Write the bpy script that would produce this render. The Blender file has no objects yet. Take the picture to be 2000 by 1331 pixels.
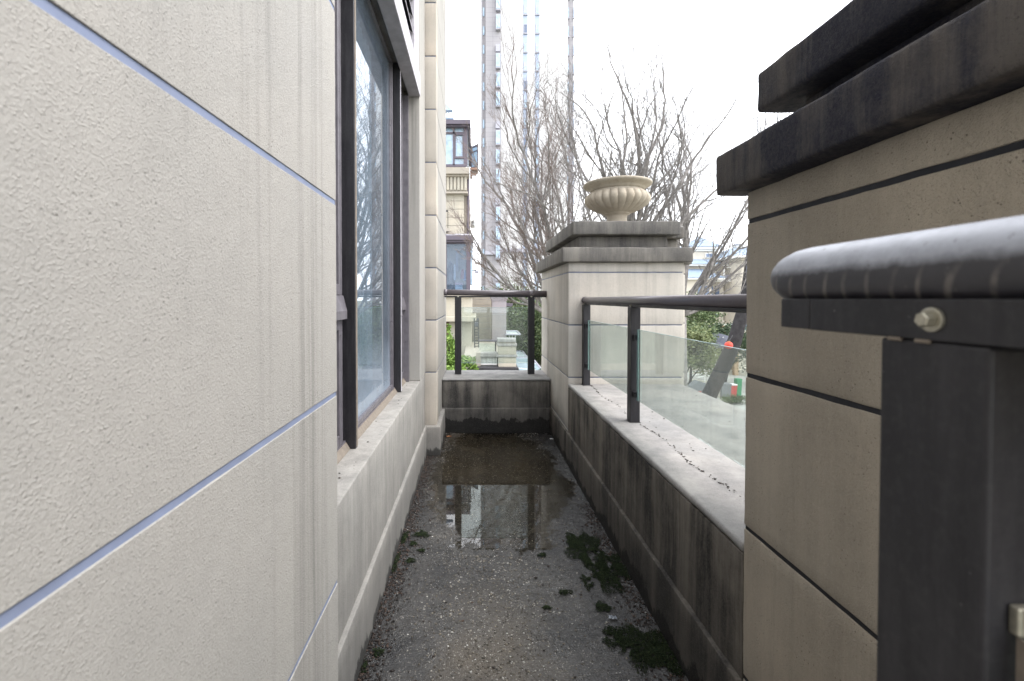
import bpy, bmesh, math, random
import numpy as np
from mathutils import Vector, noise
R = math.radians
rnd = random.Random(7)
S = bpy.context.scene
C = S.collection

# ------------------------------------------------------------------ camera
EYE = 1.35
cd = bpy.data.cameras.new('camera')
cam = bpy.data.objects.new('camera', cd); C.objects.link(cam)
PITCH = 0.018
cam.location = (0, 0, EYE)
cam.rotation_euler = (math.pi/2 - PITCH, 0, 0)
cd.sensor_width = 36; cd.lens = 16.2
cd.shift_x = 0.036; cd.shift_y = -(665.5-(584+900*PITCH))/2000
cd.clip_start = 0.02; cd.clip_end = 2000
cd.dof.use_dof = True; cd.dof.focus_distance = 3.2; cd.dof.aperture_fstop = 8
S.camera = cam

# ------------------------------------------------------------------ sky + sun (bright overcast)
W = bpy.data.worlds.new('World'); S.world = W; W.use_nodes = True
wn = W.node_tree; wn.nodes.clear()
out = wn.nodes.new('ShaderNodeOutputWorld')
sky = wn.nodes.new('ShaderNodeTexSky'); sky.sky_type = 'NISHITA'; sky.sun_disc = False
SUN_EL, SUN_AZ = R(52), R(115)       # azimuth clockwise from +Y
sky.sun_elevation = SUN_EL; sky.sun_rotation = SUN_AZ; sky.dust_density = 6; sky.air_density = 1
b1 = wn.nodes.new('ShaderNodeBackground'); b1.inputs[1].default_value = 0.10
wn.links.new(sky.outputs[0], b1.inputs[0])
b2 = wn.nodes.new('ShaderNodeBackground'); b2.inputs[1].default_value = 1.2
tc = wn.nodes.new('ShaderNodeTexCoord'); sx = wn.nodes.new('ShaderNodeSeparateXYZ')
wn.links.new(tc.outputs['Generated'], sx.inputs[0])
rp = wn.nodes.new('ShaderNodeValToRGB')
rp.color_ramp.elements[0].position = 0.0; rp.color_ramp.elements[0].color = (.905, .925, .965, 1)
rp.color_ramp.elements[1].position = 1.0; rp.color_ramp.elements[1].color = (.965, .985, 1.03, 1)
wn.links.new(sx.outputs[2], rp.inputs[0])
nz = wn.nodes.new('ShaderNodeTexNoise'); nz.inputs['Scale'].default_value = 2.2; nz.inputs['Detail'].default_value = 4
wn.links.new(tc.outputs['Generated'], nz.inputs['Vector'])
mr = wn.nodes.new('ShaderNodeMapRange'); mr.inputs[3].default_value = .96; mr.inputs[4].default_value = 1.04
wn.links.new(nz.outputs[0], mr.inputs[0])
vm = wn.nodes.new('ShaderNodeVectorMath'); vm.operation = 'SCALE'
wn.links.new(rp.outputs[0], vm.inputs[0]); wn.links.new(mr.outputs[0], vm.inputs['Scale'])
wn.links.new(vm.outputs[0], b2.inputs[0])
mx = wn.nodes.new('ShaderNodeMixShader'); mx.inputs[0].default_value = 0.88
wn.links.new(b1.outputs[0], mx.inputs[1]); wn.links.new(b2.outputs[0], mx.inputs[2]); wn.links.new(mx.outputs[0], out.inputs[0])
sl = bpy.data.lights.new('sun', 'SUN'); sl.energy = 0.7; sl.angle = R(28); sl.color = (1, .97, .93)
so = bpy.data.objects.new('sun', sl); C.objects.link(so)
sd = Vector((math.sin(SUN_AZ)*math.cos(SUN_EL), math.cos(SUN_AZ)*math.cos(SUN_EL), math.sin(SUN_EL)))
so.rotation_euler = sd.to_track_quat('Z', 'Y').to_euler(); so.location = (0, 0, 20)
vs = S.view_settings; vs.view_transform = 'Standard'; vs.look = 'None'; vs.gamma = 1; vs.use_curve_mapping = False
vs.exposure = 1.7
S.cycles.use_denoising = True
S.cycles.max_bounces = 10; S.cycles.transparent_max_bounces = 24; S.cycles.diffuse_bounces = 5
S.cycles.caustics_reflective = False; S.cycles.caustics_refractive = False
S.cycles.sample_clamp_indirect = 4

def at(px, py, Y):
    "photo pixel + distance -> place"
    return Vector(((px-928)*Y/900, Y, EYE+(584-py)*Y/900))

# ------------------------------------------------------------------ materials
class N:
    def __init__(s, name):
        s.m = bpy.data.materials.new(name); s.m.use_nodes = True; s.t = s.m.node_tree; s.t.nodes.clear()
        s.out = s.t.nodes.new('ShaderNodeOutputMaterial')
        s.pos = s.n('ShaderNodeNewGeometry').outputs['Position']
    def n(s, kind, **k):
        x = s.t.nodes.new(kind)
        for a, v in k.items(): setattr(x, a, v)
        return x
    def l(s, a, b): s.t.links.new(a, b)
    def put(s, sock, v):
        if hasattr(v, 'is_linked') or isinstance(v, bpy.types.NodeSocket): s.l(v, sock)
        else:
            if isinstance(v, (tuple, list)) and len(v) == 3 and sock.type == 'RGBA': v = (*v, 1)
            sock.default_value = v
    def math(s, op, a, b=0.0, clamp=False):
        x = s.n('ShaderNodeMath', operation=op, use_clamp=clamp); s.put(x.inputs[0], a); s.put(x.inputs[1], b); return x.outputs[0]
    def scale(s, v, sc):
        x = s.n('ShaderNodeVectorMath', operation='MULTIPLY'); s.put(x.inputs[0], v); x.inputs[1].default_value = sc; return x.outputs[0]
    def noise(s, scale, detail=3, rough=.55, vec=None, dist=0):
        x = s.n('ShaderNodeTexNoise'); s.l(vec if vec is not None else s.pos, x.inputs['Vector'])
        x.inputs['Scale'].default_value = scale; x.inputs['Detail'].default_value = detail; x.inputs['Roughness'].default_value = rough
        x.inputs['Distortion'].default_value = dist
        return x.outputs[0]
    def vor(s, scale, feature='F1', out=0, vec=None):
        x = s.n('ShaderNodeTexVoronoi', feature=feature); s.l(vec if vec is not None else s.pos, x.inputs['Vector']); x.inputs['Scale'].default_value = scale
        return x.outputs[out]
    def rng(s, v, a, b, c=0.0, d=1.0):
        x = s.n('ShaderNodeMapRange'); s.put(x.inputs[0], v)
        for i, q in enumerate((a, b, c, d)): s.put(x.inputs[i+1], q)
        return x.outputs[0]
    def mix(s, f, a, b, blend='MIX'):
        x = s.n('ShaderNodeMix', data_type='RGBA', blend_type=blend); s.put(x.inputs[0], f); s.put(x.inputs[6], a); s.put(x.inputs[7], b); return x.outputs[2]
    def bump(s, h, strength=.5, dist=.01, normal=None):
        x = s.n('ShaderNodeBump'); s.l(h, x.inputs['Height']); x.inputs['Strength'].default_value = strength; x.inputs['Distance'].default_value = dist
        if normal is not None: s.l(normal, x.inputs['Normal'])
        return x.outputs[0]
    def bsdf(s, col, rough=.8, spec=.3, normal=None, metal=0, **kw):
        x = s.n('ShaderNodeBsdfPrincipled'); s.put(x.inputs['Base Color'], col); s.put(x.inputs['Roughness'], rough)
        s.put(x.inputs['Specular IOR Level'], spec); s.put(x.inputs['Metallic'], metal)
        if normal is not None: s.l(normal, x.inputs['Normal'])
        for k, v in kw.items(): s.put(x.inputs[k.replace('_', ' ')], v)
        s.l(x.outputs[0], s.out.inputs[0]); return x
    def xyz(s):
        x = s.n('ShaderNodeSeparateXYZ'); s.l(s.pos, x.inputs[0]); return x.outputs
    def rand(s): return s.n('ShaderNodeObjectInfo').outputs['Random']

def mul(c, f): return tuple(min(1, q*f) for q in c)

def stucco(name, base, vary=.08, streak=.2, speck=.5, bump=.5, damp=0.0, grime=0.0, grime_col=(.035, .034, .036), pink=.05):
    """sprayed wall coating. grime: streaks; damp: height in metres of the wet stain above the floor, with painted shading over it"""
    base = mul(base, .74)
    g = N(name); z = g.xyz()[2]
    alt = tuple(np.array(base)*np.array((1+pink, 1.0, 1-pink)))
    c = g.mix(g.rand(), mul(base, 1-vary*.5), mul(alt, 1+vary*.5))
    c = g.mix(g.rng(g.noise(2.3, 4), .35, .7), c, mul(base, 1-vary*1.6))
    c = g.mix(g.math('MULTIPLY', g.rng(g.noise(55, 3), .3, .75), .22), c, mul(base, .72))
    # vertical rain streaks
    sv = g.scale(g.pos, (26, 26, .55)); s1 = g.noise(1, 5, .65, sv)
    s2 = g.noise(1.1, 2, .5, g.scale(g.pos, (1.5, 1.5, .9)))
    st = g.math('MULTIPLY', g.rng(s1, .5, .72), g.rng(s2, .4, .62))
    c = g.mix(g.math('MULTIPLY', st, streak, True), c, mul(base, .42))
    if grime:
        gv = g.scale(g.pos, (7, 7, .55)); gn = g.noise(1, 7, .74, gv)
        gm = g.math('MULTIPLY', g.rng(g.math('ADD', g.math('MULTIPLY', gn, .62), g.math('MULTIPLY', g.noise(2.6, 5, .65), .38)), .42, .60), grime, True)
        gm = g.math('MULTIPLY', gm, g.rng(g.noise(120, 3, .7), .3, .7, .72, 1.1), True)
        c = g.mix(gm, c, grime_col)
    if damp:
        nn = g.math('ADD', g.math('MULTIPLY', g.noise(7, 5, .65, g.scale(g.pos, (1, 1, .4))), .28), damp-.14)
        hi = g.rng(g.math('SUBTRACT', z, nn), -.004, .010)
        hm = g.math('SUBTRACT', 1, hi)
        grime_shade = g.rng(g.math('SUBTRACT', z, g.math('MULTIPLY', g.noise(3, 5, .65), .5)), -.12, .20, .60, 0)  # grime and sill shading painted together as a gradual darkening towards the floor
        c = g.mix(grime_shade, c, mul(grime_col, 1.6))
        c = g.mix(g.math('MULTIPLY', hm, .93), c, mul(grime_col, .45))
    # small dark pits
    v = g.vor(95); pit = g.math('MULTIPLY', g.rng(v, .06, .19, 1, 0), g.rng(g.noise(14, 2), .47, .62))
    c = g.mix(g.math('MULTIPLY', pit, speck, True), c, mul(base, .25))
    h = g.math('ADD', g.math('ADD', g.math('MULTIPLY', g.noise(520, 3, .8), .5), g.math('MULTIPLY', g.noise(270, 2, .5), .62)), g.math('MULTIPLY', g.math('MULTIPLY', g.rng(g.vor(340), .05, .5, 1, 0), g.rng(g.noise(150, 2), .42, .6)), .5)); h = g.math('ADD', h, g.math('MULTIPLY', g.noise(28, 3, .5), .5))
    fleck = g.math('MULTIPLY', g.rng(g.noise(260, 3, .7), .59, .68), g.rng(g.noise(3, 2), .3, .6, .25, .65)); c = g.mix(fleck, c, mul(base, .42))
    c = g.mix(g.math('MULTIPLY', g.rng(g.noise(240, 3, .7, g.scale(g.pos, (1.1, .9, 1.2))), .55, .7), .22), c, mul(base, 1.35))
    h = g.math('SUBTRACT', h, g.math('MULTIPLY', pit, .5))
    g.bsdf(c, g.rng(g.noise(30), .3, .7, .78, .93), .25, g.bump(h, bump, .004))
    return g.m

M = {}
M['wall'] = stucco('light_stucco', (.518, .50, .466), .06, .75, .45, .42, pink=.02)
M['sill'] = stucco('sill_stucco', (.53, .51, .475), .08, .35, .8, .4, damp=.05, grime=.55, grime_col=(.10, .098, .095))
M['pilaster'] = stucco('pilaster_stucco', (.70, .65, .58), .12, .35, .6, .45, grime=.12, pink=.05)
M['pier'] = stucco('pillar_stucco', (.76, .72, .66), .06, .35, .8, .6, damp=.02, grime=.22, pink=.05)
M['pier_near'] = stucco('pillar_stucco_near', (.74, .655, .535), .08, .3, .9, .85, grime=.30, grime_col=(.13, .115, .095), pink=.04)
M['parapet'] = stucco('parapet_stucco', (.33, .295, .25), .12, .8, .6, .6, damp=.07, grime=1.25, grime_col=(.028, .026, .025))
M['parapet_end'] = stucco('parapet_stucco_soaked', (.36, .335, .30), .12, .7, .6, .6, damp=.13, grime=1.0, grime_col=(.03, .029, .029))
M['coping'] = stucco('coping_cement', (.53, .52, .51), .14, .1, 1, .5, grime=.62, grime_col=(.15, .148, .15))
M['cap'] = stucco('weathered_cap_stone', (.30, .285, .26), .1, .6, .6, .6, grime=.85, grime_col=(.06, .058, .06))
M['cap_near'] = stucco('blackened_cap_stone', (.17, .155, .145), .1, .5, .5, .8, grime=1.5, grime_col=(.022, .023, .036))
M['house2'] = stucco('neighbour_cream', (.60, .565, .48), .08, .3, .2, .2)
M['house3'] = stucco('neighbour_mauve', (.42, .39, .42), .05, .3, .1, .2)
M['house4'] = stucco('neighbour_grey_beige', (.50, .46, .40), .06, .3, .1, .2)
M['villa'] = stucco('villa_cream', (.80, .75, .65), .05, .2, .1, .1)
M['wax'] = stucco('urn_stone', (.66, .60, .50), .06, .5, .5, .3, grime=.42, grime_col=(.22, .17, .12))

def simple(name, col, rough=.6, spec=.4, metal=0, var=.15, bump=0, scale=20):
    g = N(name)
    c = g.mix(g.rng(g.noise(scale, 4), .3, .7), mul(col, 1-var), mul(col, 1+var))
    nrm = g.bump(g.noise(scale*4, 3), bump, .005) if bump else None
    g.bsdf(c, g.rng(g.noise(scale*1.7, 3), .3, .7, max(.02, rough-.08), rough+.1), spec, nrm, metal)
    return g.m

M['groove'] = simple('blue_grey_joint_paint', (.13, .145, .19), .5, .4, var=.25)
M['groove_shaded'] = simple('shaded_joint_paint', (.02, .02, .024), .6, .3, var=.3)  # same joint paint, shade of the near pillar put into the colour
M['groove_lit'] = simple('lit_blue_joint_paint', (.21, .245, .35), .65, .25, var=.12)  # same joint paint, light on the left wall put into the colour
g = N('dark_bronze_metal')
c = g.mix(g.math('MULTIPLY', g.rng(g.noise(9, 5, .7, g.scale(g.pos, (6, 6, .6))), .45, .75), .5), (.013, .0125, .016), (.05, .048, .054))
c = g.mix(g.math('MULTIPLY', g.rng(g.vor(90), .03, .08, .6, 0), g.rng(g.noise(5, 3), .5, .62)), c, (.3, .3, .3))
c = g.mix(g.math('MULTIPLY', g.rng(g.noise(160, 2), .5, .8), .2), c, (.07, .07, .07))
g.bsdf(c, g.rng(g.noise(12), .3, .7, .38, .6), .45, g.bump(g.noise(260, 2), .08, .002)); M['metal'] = g.m
g = N('handrail_metal')
tz = g.rng(g.noise(14, 4, .6), .35, .7)
c = g.mix(tz, (.12, .105, .118), (.135, .12, .132))
c = g.mix(g.math('MULTIPLY', g.rng(g.noise(90, 3, .7), .55, .8), .25), c, (.30, .29, .28))
g.bsdf(c, g.rng(tz, 0, 1, .30, .36), .8, g.bump(g.noise(300, 2), .05, .002)); M['rail'] = g.m
# near handrail: dried run-off rings on the underside
g = N('handrail_metal_weathered')
x, y, z = g.xyz()
wv = g.n('ShaderNodeTexWave', wave_type='BANDS', bands_direction='Y'); rv = g.n('ShaderNodeCombineXYZ'); g.l(x, rv.inputs[0]); g.l(g.math('ADD', y, g.math('MULTIPLY', g.math('SUBTRACT', z, 1.345), .55)), rv.inputs[1]); g.l(z, rv.inputs[2]); g.l(rv.outputs[0], wv.inputs['Vector'])
wv.inputs['Scale'].default_value = 17; wv.inputs['Distortion'].default_value = 3.4; wv.inputs['Detail'].default_value = 1.5; wv.inputs['Detail Scale'].default_value = 1.2
ring = g.math('MULTIPLY', g.rng(wv.outputs['Fac'], .86, 1.0), g.rng(z, 1.3705, 1.3635, 0, 1))
c = g.mix(g.math('MULTIPLY', g.rng(g.noise(50, 4), .35, .7), .6), (.020, .019, .026), (.040, .037, .046))
ring = g.math('MULTIPLY', ring, g.rng(g.noise(38, 4, .7), .36, .62, .12, 1)); c = g.mix(g.math('MULTIPLY', ring, .8), c, (.16, .145, .135))
dust = g.math('MULTIPLY', g.rng(g.math('ADD', z, g.math('MULTIPLY', g.noise(70, 4, .7), .009)), 1.3725, 1.3790, 0, 1), g.rng(g.noise(45, 6, .75), .25, .6, .55, 1))  # mask for the dust and the painted sky sheen along the top
c = g.mix(g.math('MULTIPLY', dust, .8), c, (.42, .445, .51))  # dust, paled and blued to paint the sky's sheen along the top
c = g.mix(g.math('MULTIPLY', g.rng(g.noise(130, 3), .66, .74), .8), c, (.07, .065, .065))
g.bsdf(c, g.rng(g.noise(25), .3, .7, .38, .52), .8, g.bump(g.noise(210, 3), .06, .002)); M['rail_near'] = g.m
M['frame'] = simple('window_frame_metal', (.13, .12, .135), .35, .6, var=.2)
M['frame_purple'] = simple('purple_brown_window_frame', (.10, .085, .11), .5, .4)
M['louvre'] = simple('louvre_metal', (.035, .035, .045), .45, .5)
M['lavender'] = simple('lavender_grey_paint', (.48, .46, .50), .75, .3, bump=.3, scale=12)
M['bolt'] = simple('bolt_steel', (.42, .40, .33), .35, .6, .7, scale=300)
M['caulk'] = simple('old_brown_sealant', (.21, .18, .15), .8, .2, bump=.3, scale=40)
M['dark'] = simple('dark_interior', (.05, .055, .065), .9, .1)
M['curtain'] = simple('pale_curtain_cloth', (.42, .50, .52), .9, .1, scale=30)

def glass(name, tint, dust=.06, dustcol=(.7, .75, .72), ior=1.5, film=None):
    g = N(name)
    fr = g.n('ShaderNodeFresnel'); bf = g.n('ShaderNodeNewGeometry').outputs['Backfacing']
    g.l(g.rng(bf, 0, 1, ior, 1/ior), fr.inputs[0])
    tr = g.n('ShaderNodeBsdfTransparent'); tr.inputs[0].default_value = (*tint, 1)
    gl = g.n('ShaderNodeBsdfGlossy'); gl.inputs['Roughness'].default_value = .01; gl.inputs[0].default_value = (.93, .96, 1, 1)
    df = g.n('ShaderNodeBsdfDiffuse'); df.inputs[0].default_value = (*dustcol, 1)
    d = g.rng(g.noise(5, 5, .6), .3, .7, dust*.6, dust*1.4)
    if film: d = g.math('ADD', d, film(g))
    m1 = g.n('ShaderNodeMixShader'); g.l(fr.outputs[0], m1.inputs[0]); g.l(tr.outputs[0], m1.inputs[1]); g.l(gl.outputs[0], m1.inputs[2])
    m2 = g.n('ShaderNodeMixShader'); g.l(d, m2.inputs[0]); g.l(m1.outputs[0], m2.inputs[1]); g.l(df.outputs[0], m2.inputs[2])
    g.l(m2.outputs[0], g.out.inputs[0]); return g.m
M['glass'] = glass('dusty_green_glass', (.89, .93, .91), .10, film=lambda g: g.math('ADD', g.math('MULTIPLY', g.rng(g.noise(1, 5, .7, g.scale(g.pos, (30, 30, 2.5))), .5, .75), .07), g.rng(g.noise(150, 3, .6), .66, .72, 0, .12)))
M['edge'] = simple('green_glass_edge', (.30, .45, .44), .15, .6)
M['wglass'] = glass('window_glass', (.68, .75, .80), .10, (.44, .51, .60),
                    ior=2.1, film=lambda g: g.math('ADD', g.rng(g.math('ADD', g.xyz()[2], g.math('MULTIPLY', g.noise(6, 4), .18)), .86, 1.22, .30, 0), g.math('MULTIPLY', g.rng(g.noise(220, 2), .55, .8), .06)))
M['bglass'] = simple('blue_reflecting_glass', (.34, .46, .58), .12, .8, var=.25, scale=2)
M['dglass'] = simple('deep_blue_glass', (.10, .14, .22), .1, .8, var=.25, scale=2)
M['skylight'] = simple('skylight_glass', (.42, .52, .58), .1, .8, var=.1, scale=2)

# wet terrace floor
g = N('wet_pebble_concrete')
x, y, z = g.xyz()
peb = g.vor(150); pcol = g.vor(150, out=1)
big = g.noise(2.6, 6, .68)
c = g.mix(g.rng(big, .35, .65), (.010, .010, .011), (.066, .061, .055))
# drier, browner pebble wash down the middle near the camera
dx = g.math('ABSOLUTE', g.math('SUBTRACT', x, .08)); dry = g.math('MULTIPLY', g.rng(g.math('ADD', dx, g.math('MULTIPLY', g.noise(5, 4), .5)), .25, .52, 1, 0), g.rng(g.math('ADD', y, g.math('MULTIPLY', big, .6)), 1.9, 2.5, 1, 0))
c = g.mix(g.math('MULTIPLY', dry, .8), c, (.13, .105, .075))
sp = g.n('ShaderNodeSeparateColor'); g.l(pcol, sp.inputs[0])
isl = g.math('MULTIPLY', g.rng(peb, .25, .42, 1, 0), g.rng(sp.outputs[0], .68, .74))
stone = g.mix(sp.outputs[1], (.14, .12, .09), (.56, .53, .48))
c = g.mix(g.math('MULTIPLY', isl, g.rng(big, .3, .6, .35, .85)), c, stone)
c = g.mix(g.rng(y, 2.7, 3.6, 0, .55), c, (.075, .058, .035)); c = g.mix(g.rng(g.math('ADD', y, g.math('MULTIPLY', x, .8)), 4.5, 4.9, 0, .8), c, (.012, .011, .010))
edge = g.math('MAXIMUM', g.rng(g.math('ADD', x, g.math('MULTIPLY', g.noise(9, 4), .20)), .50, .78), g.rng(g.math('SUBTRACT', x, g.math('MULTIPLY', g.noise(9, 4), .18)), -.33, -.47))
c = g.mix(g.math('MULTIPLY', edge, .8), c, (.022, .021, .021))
hh = g.math('ADD', g.math('MULTIPLY', g.rng(peb, 0, .6, 1, 0), .5), g.math('MULTIPLY', g.noise(260, 3, .6), .6))
wet = g.math('MULTIPLY', g.rng(y, 1.9, 2.5), g.rng(g.noise(4, 4), .35, .55))
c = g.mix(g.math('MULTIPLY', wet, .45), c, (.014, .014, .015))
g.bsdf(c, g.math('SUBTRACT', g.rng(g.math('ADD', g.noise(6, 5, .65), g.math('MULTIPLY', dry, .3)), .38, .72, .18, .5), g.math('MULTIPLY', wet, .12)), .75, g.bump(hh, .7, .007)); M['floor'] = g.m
# puddle water: clear thin film that mirrors at a low angle
g = N('puddle_water'); fr = g.n('ShaderNodeFresnel'); fr.inputs[0].default_value = 1.7
tr = g.n('ShaderNodeBsdfTransparent'); tr.inputs[0].default_value = (.84, .80, .70, 1)
gl = g.n('ShaderNodeBsdfGlossy'); gl.inputs['Roughness'].default_value = .0
nb = g.bump(g.noise(9, 1), .006, .004); g.l(nb, gl.inputs['Normal'])
m1 = g.n('ShaderNodeMixShader'); g.l(fr.outputs[0], m1.inputs[0]); g.l(tr.outputs[0], m1.inputs[1]); g.l(gl.outputs[0], m1.inputs[2]); g.l(m1.outputs[0], g.out.inputs[0]); M['water'] = g.m

def island(name, stops, rough=.6, spec=.4, bump=0):
    g = N(name); r = g.n('ShaderNodeNewGeometry').outputs['Random Per Island']
    cr = g.n('ShaderNodeValToRGB'); g.l(r, cr.inputs[0]); e = cr.color_ramp.elements
    while len(e) < len(stops): e.new(.5)
    for i, (p, c) in enumerate(stops): e[i].position = p; e[i].color = (*c, 1)
    c = g.mix(g.rng(g.noise(3), .3, .7, 0, .35), cr.outputs[0], mul(stops[0][1], .7))
    g.bsdf(c, rough, spec); return g.m
M['pebble'] = island('small_aggregate_stones', [(0, (.04, .036, .03)), (.45, (.12, .10, .075)), (.75, (.28, .24, .18)), (1, (.72, .70, .66))], .4, .5)
M['litter'] = island('brown_leaf_litter', [(0, (.02, .016, .014)), (.6, (.045, .032, .026)), (1, (.10, .062, .045))], .7)
M['moss'] = island('dark_green_moss', [(0, (.012, .018, .010)), (.7, (.024, .034, .018)), (1, (.055, .068, .03))], .95, .05)
M['leaf_green'] = island('bright_shrub_leaves', [(0, (.09, .16, .03)), (.5, (.16, .27, .05)), (1, (.30, .42, .11))], .55, .3)
M['leaf_pale'] = island('pale_olive_leaves', [(0, (.09, .11, .045)), (.5, (.15, .18, .075)), (1, (.25, .27, .13))], .6, .3)
M['leaf_olive'] = island('olive_tree_leaves', [(0, (.045, .075, .03)), (.5, (.085, .125, .05)), (1, (.17, .21, .09))], .6, .3)
M['leaf_dark'] = island('dark_evergreen_leaves', [(0, (.02, .04, .02)), (.6, (.05, .08, .04)), (1, (.09, .13, .06))], .6, .3)
M['bark'] = simple('grey_bark', (.21, .198, .19), .9, .1, var=.35, bump=.5, scale=14)
M['bark_dark'] = simple('dark_grey_bark', (.042, .040, .042), .9, .1, var=.3, bump=.5, scale=9)
M['twig'] = simple('red_brown_twigs', (.20, .165, .15), .9, .1, var=.3)
M['roof'] = simple('blue_slate_roof', (.20, .26, .34), .6, .4, var=.2, scale=6)
M['paving'] = simple('grey_paving', (.33, .33, .31), .85, .2, var=.15, scale=1.2)
M['ground'] = simple('garden_ground', (.16, .16, .11), .95, .1, var=.3, scale=.4)
M['white'] = simple('white_painted_rail', (.75, .75, .72), .6, .3, var=.05)
M['stonewall'] = simple('pale_low_wall', (.52, .49, .42), .85, .2, var=.1, scale=4)
def plain(n, col, rough=.5): M[n] = simple(n, col, rough, .4, var=.08, scale=8)
plain('bin_grey', (.17, .18, .19)); plain('bin_red', (.45, .07, .06)); plain('bin_green', (.04, .22, .10)); plain('canvas_dark', (.05, .055, .075), .8)
plain('lantern_red', (.50, .05, .03)); plain('brick_tan', (.42, .30, .19), .85); plain('door_brown', (.22, .13, .09)); plain('cloth_navy', (.03, .035, .05), .9)
plain('cloth_white', (.6, .6, .6), .9); plain('cloth_red', (.45, .08, .09), .9); plain('cloth_pink', (.6, .35, .38), .9); plain('cloth_blue', (.25, .35, .6), .9)
plain('paper_white', (.8, .8, .8)); plain('foil', (.2, .22, .25), .2); plain('leaf_orange', (.35, .15, .06), .6)
# tower cladding with thin joints
g = N('white_tower_cladding'); bt = g.n('ShaderNodeTexBrick'); cv = g.n('ShaderNodeCombineXYZ'); o = g.xyz()
g.l(o[0], cv.inputs[0]); g.l(o[2], cv.inputs[1]); g.l(cv.outputs[0], bt.inputs['Vector']); bt.offset = 0
bt.inputs['Scale'].default_value = 1; bt.inputs['Brick Width'].default_value = 2.6; bt.inputs['Row Height'].default_value = 1.5; bt.inputs['Mortar Size'].default_value = .02
bt.inputs['Color1'].default_value = (.60, .60, .60, 1); bt.inputs['Color2'].default_value = (.57, .57, .58, 1); bt.inputs['Mortar'].default_value = (.48, .47, .48, 1)
g.bsdf(bt.outputs[0], .8, .2); M['tower'] = g.m
g = N('grey_tower_cladding'); bt = g.n('ShaderNodeTexBrick'); cv = g.n('ShaderNodeCombineXYZ'); o = g.xyz()
g.l(o[0], cv.inputs[0]); g.l(o[2], cv.inputs[1]); g.l(cv.outputs[0], bt.inputs['Vector']); bt.offset = 0
bt.inputs['Scale'].default_value = 1; bt.inputs['Brick Width'].default_value = 1.4; bt.inputs['Row Height'].default_value = .75; bt.inputs['Mortar Size'].default_value = .02
bt.inputs['Color1'].default_value = (.33, .32, .335, 1); bt.inputs['Color2'].default_value = (.30, .29, .305, 1); bt.inputs['Mortar'].default_value = (.23, .22, .24, 1)
g.bsdf(bt.outputs[0], .8, .2); M['tower_grey'] = g.m
plain('spandrel', (.33, .39, .50), .5); plain('tower_trim', (.36, .36, .41), .6)

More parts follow.
